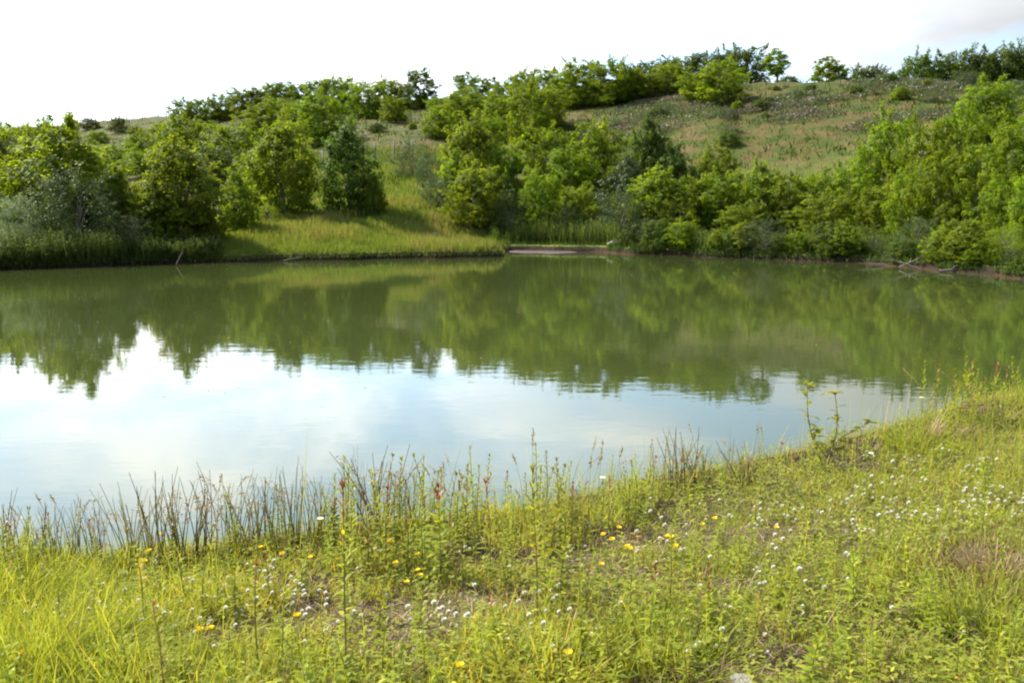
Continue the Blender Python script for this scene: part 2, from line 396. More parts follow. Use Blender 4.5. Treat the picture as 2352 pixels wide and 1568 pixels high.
# ------------------------------------------------------------------ trees
def build_tree(kind, seed):
    """one tree of height 1: returns trunk mesh and crown mesh"""
    r = np.random.default_rng(seed)
    T = Geo(); C = Geo()
    H = 1.0
    if kind == 'locust':   nb, z0, rr, leaf, nl, flat = 64, .05, .36, .024, 17000, .6
    elif kind == 'broad':  nb, z0, rr, leaf, nl, flat = 76, .03, .32, .023, 16000, .85
    elif kind == 'olive':  nb, z0, rr, leaf, nl, flat = 62, .03, .42, .022, 12500, .8
    elif kind == 'dark':   nb, z0, rr, leaf, nl, flat = 60, .06, .42, .028, 12000, .8
    elif kind == 'sparse': nb, z0, rr, leaf, nl, flat = 26, .30, .20, .028, 4600, .75
    # main stems
    nst = {'locust': 2, 'broad': 3, 'olive': 5, 'dark': 2, 'sparse': 1}[kind]
    stems = []
    for s in range(nst):
        a = r.uniform(0, 6.28); top = np.array([math.cos(a), math.sin(a), 0]) * rr * (.35 if nst > 1 else .08) * r.uniform(.4, 1.3)
        top[2] = H * r.uniform(.78, .93) * (1 if s == 0 else .85)
        t = np.linspace(0, 1, 9)[:, None]
        w = np.cumsum(r.normal(0, .012, (9, 3)), 0); w[:, 2] = 0; w[0] = 0
        p = t ** 1.25 * top * np.array([1, 1, 0]) + t * top * np.array([0, 0, 1]) + w
        p[0, 2] = -.03
        stems.append(p)
        v, q = tube(p, np.linspace(.017 if nst < 4 else .011, .002, 9), 6); T.add(v, q)
    cen = []; rad = []
    phase = r.uniform(0, 6.28, 3)
    for i in range(nb):
        tz = (i + r.uniform(0, 1)) / nb
        z = z0 + (1 - z0) * tz * .97
        if kind == 'broad':  env = (math.sin(math.pi * min(1, (tz * .86 + .13)) ** .8)) ** .75
        elif kind == 'locust': env = (math.sin(math.pi * (tz * .72 + .16))) ** .7
        elif kind == 'dark': env = math.sqrt(max(0, 1 - (tz * 1.02 - .35) ** 2 / .5))
        elif kind == 'sparse': env = .4 + .6 * math.sin(math.pi * tz)
        else: env = math.sqrt(max(0.02, 1 - (tz - .3) ** 2 / .5))
        a = i * 2.399 + r.uniform(-.5, .5)
        lob = 1 + .22 * math.sin(2 * a + phase[0] + 3 * tz) + .14 * math.sin(5 * a + phase[1])
        rho = rr * env * lob * (r.uniform(.45, 1.0) ** .6)
        if kind in ('locust', 'sparse'): rho *= r.uniform(.7, 1.15)
        cen.append((math.cos(a) * rho, math.sin(a) * rho, z + r.normal(0, .012)))
        rad.append((.105 + .05 * r.uniform() + .03 * (1 - tz)) * (rr / .34) ** .6 * (.7 if tz > .88 else 1) * (.9 if kind == 'sparse' else 1))
    cen = np.array(cen); rad = np.array(rad)
    # limbs to the clumps
    for i in range(0, nb, 1 if kind == 'sparse' else 2):
        s = stems[r.integers(len(stems))]
        zi = np.clip(cen[i, 2] - r.uniform(.08, .2) - .3 * np.hypot(*cen[i, :2]), .03, .8)
        k = int(np.argmin(abs(s[:, 2] - zi)))
        a0, a1 = s[k], cen[i]
        t = np.linspace(0, 1, 5)[:, None]
        p = a0 + (a1 - a0) * t; p[:, 2] += -.04 * np.sin(math.pi * t[:, 0]) * (1 if kind != 'olive' else -1)
        p[1:] += r.normal(0, .006, (4, 3))
        v, q = tube(p, np.linspace(.006, .0013, 5), 4); T.add(v, q)
    # leaves
    if kind != 'sparse':
        ns = 34
        for i in r.choice(nb // 2, ns) * 2:
            o_ = nrm(np.array([cen[i, 0], cen[i, 1], .10 + .25 * r.uniform()]) + r.normal(0, .05, 3)); st = cen[i].copy()
            ln_ = rad[i] * .6 + r.uniform(.06, .14) * (rr / .36); sp_ = st + np.linspace(0, 1, 4)[:, None] * o_ * ln_; sp_[:, 2] += np.linspace(0, 1, 4) ** 2 * .02
            v, q = tube(sp_, np.linspace(.003, .001, 4), 4); T.add(v, q)
            m = 60; tt = r.uniform(.35, 1, m); pc = np.stack([np.interp(tt, np.linspace(0, 1, 4), sp_[:, k]) for k in range(3)], 1) + r.normal(0, .011, (m, 3))
            dd = nrm(o_ * .5 + r.normal(0, .6, (m, 3))); C.add(*strips(pc, dd, nrm(np.cross(dd, r.normal(0, 1, (m, 3)))), leaf * r.uniform(.7, 1.2, m), leaf * .55, .2, (.25, 1, .12), np.clip(r.normal(.62, .15, m), 0, 1)))
    w = rad ** 2; w /= w.sum()
    which = r.choice(nb, nl, p=w)
    dirs = nrm(r.normal(0, 1, (nl, 3)))
    rd = r.uniform(0, 1, nl) ** .42
    fl = np.array([1, 1, flat])
    # sprays: leaves gather on sub-clumps inside each clump
    sub = nrm(r.normal(0, 1, (nb, 11, 3))) * (r.uniform(.35, 1.05, (nb, 11, 1)))
    sc = sub[which, r.integers(0, 11, nl)]
    tight = .30 if kind != 'olive' else .42
    offs = (sc * 1.0 + dirs * rd[:, None] * tight) * fl
    p = cen[which] + offs * rad[which][:, None]
    p[:, 2] = np.maximum(p[:, 2], .012)
    # push apart into open air a few long shoots at top
    outw = nrm(p - np.array([0, 0, .35]) * (1, 1, 1))
    nor = nrm(outw * .45 + nrm(offs) * .9 + np.array([0, 0, .25]) + r.normal(0, .33, (nl, 3)))
    rnd = r.normal(0, 1, (nl, 3))
    d = nrm(rnd - (rnd * nor).sum(1)[:, None] * nor + (np.array([0, 0, .9]) if kind == 'olive' else 0))
    side = np.cross(nor, d)
    ln = leaf * r.uniform(.65, 1.5, nl)
    wd = ln * {'locust': .55, 'broad': .72, 'olive': .34, 'dark': .7, 'sparse': .6}[kind]
    clump_t = r.normal(0, .15, nb)
    tint = np.clip(np.full(nl, .48) + clump_t[which] + r.normal(0, .16, nl), 0, 1)
    v, q, t, al = strips(p, d, side, ln, wd, .15, (.25, 1, .12), tint)
    C.add(v, q, t, al)
    return T.mesh(kind + '_trunk', M['bark'], True), C

tree_lib = {}
def get_tree(kind, var, matkey):
    k = (kind, var)
    if k not in tree_lib:
        tree_lib[k] = build_tree(kind, 100 * len(kind) + var * 7 + ord(kind[0]))
    tm, C = tree_lib[k]
    kk = (kind, var, matkey)
    if kk not in tree_lib: tree_lib[kk] = C.mesh(kind + '_crown', M[matkey])
    return tm, tree_lib[kk]

NAMES = {'locust': ('locust_tree', 'tree'), 'broad': ('broadleaf_tree', 'tree'), 'olive': ('olive_shrub', 'shrub'), 'dark': ('round_tree', 'tree'), 'sparse': ('young_tree', 'tree')}
trees = []
def tree(px, top, wpx, Y, kind, label=None, group=None, mat=None, cat=None):
    x = x_at(px, 400, Y); z = g1(x, Y)
    h = max(.4, z_at(top, Y) - z) * .98
    w = wpx / FPX * Y
    var = len(trees) % 5
    tm, cm = get_tree(kind, var, mat or kind if kind != 'sparse' else (mat or 'locust'))
    base_w = {'locust': .74, 'broad': .68, 'olive': .90, 'dark': .90, 'sparse': .45}[kind]
    s = w / base_w
    s = min(max(s, h * .35), h * 2.2)
    e = empty(NAMES[kind][0], (x, Y, z), random.uniform(0, 6.28)); e.scale = (s, s, h)
    tag(e, label, cat or NAMES[kind][1], group)
    ob('trunk', tm, e); ob('crown', cm, e)
    trees.append((e, px, top, Y, kind))
    return e

ORD = ['first', 'second', 'third', 'fourth', 'fifth', 'sixth', 'seventh', 'eighth', 'ninth', 'tenth', 'eleventh', 'twelfth', 'thirteenth', 'fourteenth', 'fifteenth', 'sixteenth', 'seventeenth', 'eighteenth', 'nineteenth', 'twentieth', 'twenty-first', 'twenty-second', 'twenty-third', 'twenty-fourth']
def row(specs, phrase, group, ys=1.0, ws=1.25):
    for i, (px, top, w, Y, kind, look) in enumerate(sorted(specs)):
        tree(px, top, w * ws, Y * ys, kind, '%s, %s %s' % (look, ORD[i], phrase), group, mat=None)

LB = 'trees and shrubs on the left bank'
for a in [
    (-90, 300, 170, 38, 'broad', 'tall broadleaf tree cut off by the left picture edge', None),
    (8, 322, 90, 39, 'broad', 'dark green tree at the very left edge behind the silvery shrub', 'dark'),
    (150, 288, 250, 37, 'broad', 'largest yellow-green broadleaf tree on the left bank, behind the grey-green shrub', None),
    (70, 300, 120, 38, 'broad', 'yellow-green broadleaf tree leaning out left of the largest bank tree', None),
    (118, 256, 60, 39.5, 'sparse', 'thin treetop poking into the sky above the largest left bank tree', None),
    (172, 246, 50, 40, 'sparse', 'thin wispy treetop touching the sky, just left of the guardrail end', None),
    (30, 448, 125, 32.8, 'olive', 'pale silvery shrub at the water edge by the left picture edge', 'silver'),
    (165, 392, 200, 34, 'olive', 'dark grey-green shrub in shade in front of the largest left bank tree', None),
    (262, 385, 110, 37, 'broad', 'shaded broadleaf tree between the largest bank tree and the glossy one', None),
    (292, 495, 95, 34, 'olive', 'small grey shrub at the foot of the glossy-leaved tree on the left bank', None),
    (405, 325, 190, 37.5, 'broad', 'glossy-leaved yellow-green tree leaning over the left bank', None),
    (365, 425, 120, 36.5, 'broad', 'low glossy leafy growth in front of the leaning bank tree', None),
    (455, 465, 90, 38, 'broad', 'low leafy tree right of the glossy leaning tree', None),
    (540, 392, 85, 41, 'broad', 'small round leafy tree standing on grass left of the thin-stemmed tree', None),
    (650, 284, 150, 46, 'broad', 'tall many-stemmed tree standing on the grassy point, its shadow on the grass', None),
    (800, 290, 122, 48, 'broad', 'dark conical tree standing alone at the centre of the grassy point', 'dark'),
    (858, 400, 50, 47.5, 'broad', 'narrow low tree touching the dark conical tree on its right', None),
    (610, 470, 60, 43, 'olive', 'low bush at the foot of the many-stemmed tree', 'broad')]:
    tree(*a[:5], label=a[5], group=LB, mat=a[6])
ML = 'trees on the slope behind the left bank'
for a in [
    (438, 266, 140, 78, 'locust', 'pale feathery locust behind the glossy bank tree, below the guardrail end', None),
    (548, 282, 140, 70, 'locust', 'wide pale locust left of the tall many-stemmed tree', None),
    (490, 335, 110, 62, 'locust', 'dark locust in shade behind the small round bank tree', 'dark'),  # shade painted in: this locust takes the darker leaf colour
    (355, 305, 110, 90, 'locust', 'pale low locust beyond the largest left bank tree', None),
    (673, 270, 90, 62, 'locust', 'pale locust whose top shows above the many-stemmed tree', None),
    (590, 345, 90, 60, 'locust', 'locust between the many-stemmed tree and the wide pale locust', None),
    (215, 272, 62, 165, 'dark', 'low dark bush on the far crest left of the round one', None),
    (280, 268, 38, 150, 'dark', 'small round dark tree alone on the grass below the guardrail', None),
    (250, 330, 110, 80, 'locust', 'hazy pale locust over the shoulder of the largest bank tree', None),
    (330, 345, 90, 75, 'locust', 'low pale locust behind the glossy leaning tree top', None),
    (20, 290, 140, 60, 'locust', 'pale locust beyond the silvery shrub at the left edge', None),
    (60, 284, 100, 120, 'locust', 'first scrubby tree on the skyline at the far left', None),
    (5, 286, 90, 110, 'locust', 'scrubby tree on the skyline cut by the left edge', None),
    (230, 300, 90, 130, 'locust', 'pale scrub on the far slope under the low dark bush', None),
    (320, 290, 80, 135, 'locust', 'pale scrub on the far slope right of the small round dark tree', None),
    (375, 282, 80, 130, 'locust', 'pale scrub on the far slope nearest the first crest locust', None),
    (310, 318, 100, 110, 'locust', 'low pale scrub in the hollow below the small round dark tree', None),
    (395, 300, 90, 110, 'locust', 'mid green scrub on the slope behind the glossy tree top', None)]:
    tree(*a[:5], label=a[5], group=ML, mat=a[6])
dl, pl, ll = 'dark locust in shade', 'pale green locust', 'mid green locust'
row([(432, 222, 52, 150, 'locust', dl), (478, 226, 52, 150, 'locust', dl), (520, 214, 52, 150, 'locust', ll), (566, 203, 62, 148, 'locust', dl), (606, 198, 56, 148, 'locust', ll),
     (643, 186, 62, 146, 'locust', ll), (688, 192, 60, 145, 'locust', ll), (727, 184, 60, 145, 'locust', pl), (766, 176, 64, 144, 'locust', ll), (803, 176, 56, 143, 'locust', ll),
     (850, 184, 74, 126, 'locust', 'open-crowned locust'), (893, 178, 58, 138, 'locust', ll), (926, 192, 44, 137, 'locust', pl)],
    'tree from the guardrail along the crest', 'locusts along the left crest', .88)
tree(970, 156, 76, 118, 'locust', 'tall dark locust with layered boughs standing up alone against the sky', 'locusts along the middle crest', 'dark')
row([(1012, 222, 44, 124, 'locust', pl), (1076, 163, 62, 122, 'locust', ll), (1128, 174, 44, 120, 'sparse', 'thin airy locust'), (1163, 184, 56, 116, 'locust', pl), (1204, 158, 64, 112, 'locust', pl),
     (1256, 156, 84, 110, 'locust', ll), (1296, 172, 60, 106, 'locust', ll), (1330, 138, 88, 104, 'locust', dl), (1396, 134, 84, 101, 'locust', ll), (1436, 150, 56, 102, 'locust', dl)],
    'tree right of the layered dark locust', 'locusts along the middle crest', .88)
row([(600, 240, 64, 128, 'locust', dl), (645, 224, 66, 126, 'locust', ll), (690, 232, 70, 122, 'locust', ll), (742, 212, 88, 112, 'locust', 'broad pale locust'), (905, 222, 46, 128, 'locust', pl)],
    'in the lower row under the left crest', 'locusts below the left crest', .80, 1.3)
row([(1012, 250, 60, 98, 'locust', pl), (1074, 204, 92, 106, 'locust', pl), (1148, 214, 74, 100, 'locust', pl), (1212, 190, 96, 90, 'locust', 'tall pale locust'), (1262, 200, 70, 96, 'locust', ll), (1125, 262, 60, 82, 'locust', ll)],
    'on the open slope under the middle crest', 'locusts below the middle crest', .86, 1.2)
row([(1462, 146, 54, 112, 'dark', 'small dark tree'), (1512, 138, 80, 110, 'dark', 'dark tree'), (1562, 130, 92, 108, 'dark', 'dark tree'), (1612, 120, 76, 106, 'dark', 'dark tree'), (1655, 116, 66, 106, 'dark', 'dark tree'), (1696, 107, 94, 104, 'dark', 'largest round dark tree')],
    'in the dark clump on the crest', 'dark round trees on the crest')
row([(1478, 168, 60, 90, 'locust', pl), (1528, 146, 88, 90, 'locust', pl), (1590, 166, 76, 84, 'locust', pl), (1650, 138, 112, 80, 'locust', 'broad bright locust'), (1702, 176, 50, 88, 'locust', ll)],
    'in front of the dark crest clump', 'locusts before the dark crest clump', 1.0, 1.0)
tree(1772, 110, 62, 88, 'sparse', 'slim pale sapling alone against the sky right of the dark clump', 'trees on the right crest')
row([(1800, 176, 60, 90, 'dark', 'low bush'), (1884, 128, 62, 100, 'sparse', 'thin see-through tree'), (1918, 146, 44, 100, 'sparse', 'thin see-through tree'), (1966, 150, 56, 100, 'dark', 'low dark tree'), (1998, 154, 52, 100, 'dark', 'low dark tree'),
     (2037, 164, 30, 99, 'sparse', 'tiny tree'), (2088, 126, 80, 98, 'dark', 'dark green tree'), (2134, 138, 70, 98, 'dark', 'dark green tree'), (2190, 113, 92, 97, 'dark', 'tall dark green tree'), (2243, 122, 76, 97, 'dark', 'dark green tree'),
     (2288, 103, 86, 96, 'dark', 'tall dark green tree'), (2334, 108, 66, 96, 'dark', 'dark green tree'), (2376, 90, 92, 95, 'dark', 'tallest dark green tree'), (2450, 100, 110, 95, 'dark', 'dark green tree')],
    'along the right crest from the slim sapling', 'trees on the right crest')
r = np.random.default_rng(15); sh = []
for i in range(40):
    px = float(r.uniform(840, 2300)); c = float(np.interp(px, CP, KY[:, 3])); b0 = float(np.interp(px, CP, KY[:, 1])); Yd = b0 + (c - b0) * float(r.uniform(.35, .97)); x = x_at(px, 300, Yd); zz_ = g1(x, Yd); h_ = float(r.uniform(.45, 1.1))
    top_ = 784 - FPX * math.tan(math.atan2(zz_ + h_ - ZC, Yd) + PITCH); sh.append((px, top_, h_ * float(r.uniform(1.6, 3.2)) * FPX / Yd, Yd, ['dark', 'olive', 'broad'][i % 3]))
HS = ORD + ['twenty-fifth', 'twenty-sixth', 'twenty-seventh', 'twenty-eighth', 'twenty-ninth', 'thirtieth', 'thirty-first', 'thirty-second', 'thirty-third', 'thirty-fourth', 'thirty-fifth', 'thirty-sixth', 'thirty-seventh', 'thirty-eighth', 'thirty-ninth', 'fortieth']
for i, a in enumerate(sorted(sh)):
    tree(*a, label='low %s bush on the open hillside, %s from the clearing side' % ({'dark': 'dark green', 'olive': 'grey-green', 'broad': 'mid green'}[a[4]], HS[i]), group='low bushes on the open hillside', cat='bush').name = 'hill_bush'
CB = 'trees and shrubs on the middle bank'
for a in [
    (948, 328, 84, 62, 'olive', 'round grey-green shrub highest on the slope at the clearing edge', None),
    (988, 350, 74, 58, 'olive', 'grey-green shrub touching the highest one, right of the clearing', None),
    (1008, 405, 90, 51, 'olive', 'tall grey-green shrub at the right side of the clearing', None),
    (1086, 268, 130, 55, 'broad', 'tall glossy broadleaf tree on the middle bank, left of the pale locusts', None),
    (1050, 350, 80, 52, 'broad', 'leafy tree below the tall glossy tree', None),
    (1095, 376, 130, 48.5, 'locust', 'rounded soft green tree low on the bank right of the clearing', 'broad'),
    (1165, 330, 100, 54, 'locust', 'pale locust just right of the tall glossy tree', None),
    (1252, 288, 120, 57, 'locust', 'pale locust crown left of the pair above the olive shrubs', None),
    (1368, 278, 120, 57, 'locust', 'pale tall locust left of the dark-topped tree', None),
    (1310, 330, 110, 54, 'locust', 'pale locust between the two taller pale locusts', None),
    (1168, 440, 90, 48, 'olive', 'dark olive shrub at the back of the reedy inlet', None),
    (1240, 392, 90, 47.8, 'locust', 'bright small locust hanging over the inlet weeds', None),
    (1330, 425, 100, 49, 'locust', 'shaded locust over the inlet weeds', None),
    (1295, 470, 80, 47.5, 'olive', 'low olive shrub behind the inlet weeds', None),
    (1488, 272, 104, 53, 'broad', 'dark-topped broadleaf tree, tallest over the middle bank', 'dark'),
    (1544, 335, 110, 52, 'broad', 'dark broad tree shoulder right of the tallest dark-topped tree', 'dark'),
    (1438, 362, 110, 50, 'broad', 'pale-leaved tree left of and below the tallest dark-topped tree', 'olive'),
    (1510, 385, 140, 47.5, 'broad', 'mid green tree below the tallest dark-topped tree', None),
    (1425, 440, 140, 46.5, 'olive', 'wide grey-green shrub spreading over the water edge', None),
    (1490, 500, 80, 44.5, 'olive', 'small silvery shrub hanging over the water at mid bank', None),
    (1560, 460, 110, 46, 'olive', 'shaded olive shrub right of the small silvery one', 'broad')]:
    tree(*a[:5], label=a[5], group=CB, mat=a[6])
RB = 'trees and shrubs on the right bank'
for a in [
    (1645, 328, 92, 52, 'locust', 'slender pale locust top standing out against the open slope', None),
    (1655, 392, 130, 47, 'locust', 'pale locust below the slender one on the right bank', None),
    (1602, 410, 84, 47, 'locust', 'locust between the slender pale locust and the dark trees', None),
    (1700, 470, 100, 44, 'locust', 'low pale locust leaning to the water left of the glossy tree', None),
    (1745, 376, 92, 46, 'broad', 'glossy-leaved narrow tree on the right bank with bright leaves', None),
    (1812, 396, 120, 45, 'locust', 'first rounded locust right of the narrow glossy tree', None),
    (1882, 392, 116, 44, 'locust', 'second rounded locust right of the narrow glossy tree', None),
    (1956, 380, 116, 43, 'locust', 'third rounded locust right of the narrow glossy tree', None),
    (1905, 440, 120, 40.5, 'locust', 'low shaded locust at the water side of the rounded three', 'broad'),
    (2040, 262, 130, 46, 'locust', 'tall locust at the foot of the open slope, left of the right-hand thicket', None),
    (1992, 332, 90, 45, 'locust', 'shorter locust touching the tall one at the foot of the slope', None),
    (2030, 420, 110, 41, 'locust', 'shaded locust under the tall one at the foot of the slope', 'broad'),
    (2122, 278, 116, 41, 'locust', 'bright locust at the left front of the right-hand thicket', None),
    (2200, 246, 130, 42, 'locust', 'brightest yellow-green locust in the right-hand thicket', None),
    (2256, 186, 130, 56, 'locust', 'deep green locust set higher on the slope above the thicket', None),
    (2095, 380, 110, 37, 'locust', 'soft pale locust at the water side of the thicket left front', None),
    (2165, 350, 130, 35, 'locust', 'soft pale tall locust by the water before the thicket', None),
    (2250, 330, 120, 34, 'locust', 'second soft locust by the water before the thicket', None),
    (2325, 262, 130, 36, 'locust', 'large locust next to the right picture edge', None),
    (2400, 236, 150, 37, 'locust', 'large locust cut by the right picture edge', None),
    (2310, 400, 110, 31, 'locust', 'low locust leaning over the right end of the waterline', None),
    (2390, 380, 120, 29, 'locust', 'low locust at the right picture edge by the water', None),
    (2500, 250, 180, 33, 'locust', 'large locust beyond the right picture edge', None),
    (2120, 500, 90, 33, 'olive', 'low grey-green bush behind the fallen branches', None),
    (2215, 510, 90, 30.5, 'olive', 'low grey-green bush right of the fallen branches', None),
    (2330, 520, 110, 28, 'olive', 'low grey-green bush at the right end of the waterline', 'broad')]:
    tree(*a[:5], label=a[5], group=RB, mat=a[6])

r = np.random.default_rng(19); bs = []
for i in range(24):
    px = 1445 + i * 39 + float(r.uniform(-14, 14)); 
    for Yd in np.arange(24, 48, .25):
        x = x_at(px, 600, Yd)
        if shore_dist(np.array([x]), np.array([Yd]))[0] > .35 + float(r.uniform(0, .5)) and Yd > 20 and shore_dist(np.array([x]), np.array([Yd + 2.0]))[0] > 1: break
    h_ = float(r.uniform(.45, 1.5)); zz_ = g1(x, Yd); top_ = 784 - FPX * math.tan(math.atan2(zz_ + h_ - ZC, Yd) + PITCH)
    bs.append((px, top_, h_ * float(r.uniform(.8, 1.3)) * FPX / Yd, Yd, ['dark', 'locust', 'olive', 'broad', 'dark'][int(r.integers(0, 5))]))
for i, a in enumerate(sorted(bs)):
    tree(*a, label='low %s bush at the right bank waterline, %s from the pale waterline rock' % ({'dark': 'dark green', 'olive': 'grey-green', 'broad': 'leafy green', 'locust': 'bright feathery'}[a[4]], HS[i]), group='bushes along the right bank waterline', cat='bush').name = 'bank_bush'
# ------------------------------------------------------------------ scatter helpers
def rand_side(n, r):
    a = r.uniform(0, 6.283, n); return np.stack([np.cos(a), np.sin(a), np.zeros(n)], 1)
def lean_dir(n, r, s, wind=(0, 0)):
    return nrm(np.stack([r.normal(wind[0], s, n), r.normal(wind[1], s, n), np.ones(n)], 1))
def pxof(X, Y): return 1176 + FPX * 1.02 * X / Y

# hill grass
r = np.random.default_rng(21)
n = 90000
Y = 46 * (200 / 46) ** r.uniform(0, 1, n); u = r.uniform(-.85, .8, n); X = Y * u
px = pxof(X, Y); crest = np.interp(px, CP, KY[:, 3])
keep = (Y < crest * 1.03) & (shore_dist(X, Y) > 1.2); X, Y = X[keep], Y[keep]; n = len(X)
Z = ground(X, Y, np.full(n, 50.0))
pt = vnoise(X * .16, Y * .3, 11) * .55 + vnoise(X * .5, Y * .9, 12) * .45 + vnoise(X * 1.4, Y * 2, 14) * .3
sc = (Y / 80) ** .8
v, q, t, al = strips(np.stack([X, Y, Z - .05], 1), lean_dir(n, r, .35), rand_side(n, r), r.uniform(.15, .5, n) * np.clip(1 - 1.1 * pt, .25, 2) * sc ** .3, r.uniform(.03, .075, n) * sc, r.uniform(0, .3, n), (1, .8, .1), np.clip(.55 + pt * .8 + r.normal(0, .15, n), 0, 1))
tag(ob('hill_grass', mesh_np('hill_grass', v, q, M['hgrass'], t, tval=al)), 'rough olive and tan grass covering the open hillside', 'grass', kind='stuff')

# taller green weed clumps on the hill
n = 60000
Y = 46 * (150 / 46) ** r.uniform(0, 1, n); X = Y * r.uniform(-.85, .8, n); px = pxof(X, Y); crest = np.interp(px, CP, KY[:, 3])
pt = vnoise(X * .45, Y * .8, 31) * .6 + vnoise(X * 1.3, Y * 1.9, 32) * .6
keep = (Y < crest * 1.02) & (pt > .22); X, Y, pt = X[keep], Y[keep], pt[keep]; m = (shore_dist(X, Y) > 6); X, Y, pt = X[m], Y[m], pt[m]; n = len(X); Z = ground(X, Y, np.full(n, 50.0))
v, q, t, al = strips(np.stack([X, Y, Z - .05], 1), lean_dir(n, r, .5), rand_side(n, r), r.uniform(.3, .75, n), r.uniform(.06, .13, n), r.uniform(0, .5, n), (.6, 1, .1), np.clip(.18 + r.normal(0, .2, n) + .4 * vnoise(X * .2, Y * .3, 34), 0, 1))
tag(ob('hill_weeds', mesh_np('hill_weeds', v, q, M['hgrass'], t, tval=al)), 'clumps of taller green weeds among the hillside grass', 'weeds', kind='stuff')
# vetch mounds on the hill
G = Geo()
r = np.random.default_rng(33)
def mound(x, y, w, hgt, pink):
    n = int(260 * w * (.6 + w / 3)); n = min(n, 1600)
    a = r.uniform(0, 6.283, n); rr = np.sqrt(r.uniform(0, 1, n)) * w
    dx, dy = np.cos(a) * rr * 1.5, np.sin(a) * rr * .8
    X, Y = x + dx, y + dy
    hz = hgt * np.sqrt(np.clip(1 - (rr / w) ** 2, 0, 1)) * (1 + .4 * vnoise(X * 2, Y * 2, 9))
    Z = ground(X, Y, np.full(n, 50.0)) + hz * r.uniform(.3, 1, n)
    fl = (r.uniform(0, 1, n) < pink * np.clip(.3 + hz / hgt, 0, 1))
    tint = np.where(fl, r.uniform(.6, 1, n), r.uniform(0, .48, n))
    dd = nrm(r.normal(0, 1, (n, 3)) + np.array([0, 0, .5])); sd_ = nrm(np.cross(dd, r.normal(0, 1, (n, 3))))
    v, q, t, al = strips(np.stack([X, Y, Z], 1), dd, sd_, r.uniform(.12, .24, n), r.uniform(.06, .11, n), 0, (.5, 1, .3), tint)
    G.add(v, q, t, al)
cnt = 0
while cnt < 120:
    y = 50 * (150 / 50) ** r.uniform(0, 1); x = y * r.uniform(-.5, .75)
    p = float(pxof(x, y)); cr_ = float(np.interp(p, CP, KY[:, 3]))
    if y > cr_ * .99 or y < cr_ * .62: continue
    if p < 1250 and r.uniform() > .35: continue
    if float(vnoise(x * .06, y * .09, 17)) < -.15: continue
    mound(x, y, r.uniform(.6, 2.3), r.uniform(.15, .6), r.uniform(.15, .8) * (1 if r.uniform() < .6 else .2)); cnt += 1
tag(ob('vetch_patches', G.mesh('vetch_patches', M['vetch'])), 'low pale pink flowering vetch growing in patches on the upper hillside', 'ground cover', kind='stuff')

# grass of the left point and bank
def bank_grass(name, lab, pxr, dr, n, hr, wr, matk, seed, tb=.5, under=False, ymax=70, hn=0.0):
    r = np.random.default_rng(seed)
    Y = r.uniform(24, ymax, n * 3); X = Y * r.uniform((pxr[0] - 1176) / 1936, (pxr[1] - 1176) / 1936, n * 3)
    d = shore_dist(X, Y); k = (d > dr[0]) & (d < dr[1]) & (Y > 20); X, Y, d = X[k][:n], Y[k][:n], d[k][:n]; m = len(X)
    Z = ground(X, Y, d)
    pt = vnoise(X * .5, Y * .5, seed) * .5 + vnoise(X * 1.6, Y * 1.6, seed + 1) * .3
    h = r.uniform(*hr, m) * np.clip(1 + hn * 1.6 * pt, .25, 1.9)
    h *= np.clip(.55 + d / 1.2, .55, 1)
    G = Geo()
    b = np.stack([X, Y, Z - .02], 1); ld = lean_dir(m, r, .16)
    G.add(*strips(b, ld, rand_side(m, r), h, r.uniform(*wr, m), r.uniform(0, .25, m), (1, .8, .12), np.clip(tb + pt * .6 + r.normal(0, .15, m), 0, 1)))
    if under:      # leafy stalks
        for k in range(7):
            tt = r.uniform(.15, 1, m); p = b + ld * (h * tt)[:, None]
            dd = nrm(rand_side(m, r) + np.array([0, 0, .5])); sdv = nrm(np.cross(dd, np.array([0, 0, 1.0])))
            G.add(*strips(p, dd, sdv, r.uniform(.08, .18, m), r.uniform(.025, .05, m), .3, (.4, 1, .1), np.clip(tb + pt * .6 + r.normal(0, .2, m), 0, 1)))
    tag(ob(name, G.mesh(name, M[matk])), lab, 'grass' if not under else 'undergrowth', kind='stuff')
bank_grass('point_grass', 'tall yellowish grass covering the point of land on the far side', (430, 1170), (.02, 9), 52000, (.22, .5), (.015, .035), 'fgrass', 41, .55, ymax=56, hn=.6)
bank_grass('clearing_grass', 'yellow-green grass in the clearing behind the dark conical tree', (560, 1080), (6, 40), 30000, (.3, .55), (.03, .06), 'fgrass', 43, .5, ymax=78, hn=.5)
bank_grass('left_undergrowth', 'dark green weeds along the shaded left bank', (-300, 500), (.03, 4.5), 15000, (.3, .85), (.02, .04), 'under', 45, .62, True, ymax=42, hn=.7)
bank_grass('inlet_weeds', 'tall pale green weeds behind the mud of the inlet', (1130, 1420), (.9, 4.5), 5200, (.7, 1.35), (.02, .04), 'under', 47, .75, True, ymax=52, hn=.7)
bank_grass('right_undergrowth', 'green weeds along the shaded right bank', (1400, 2600), (.1, 5), 14000, (.2, .75), (.02, .04), 'under', 49, .5, True, ymax=52, hn=.9)  # lower tint paints the bank's shade into the weed colour
bank_grass('inlet_grass', 'short dark grass at the edge of the inlet mud', (1100, 1440), (.08, 1.6), 9000, (.15, .38), (.015, .03), 'under', 51, .35, ymax=50)

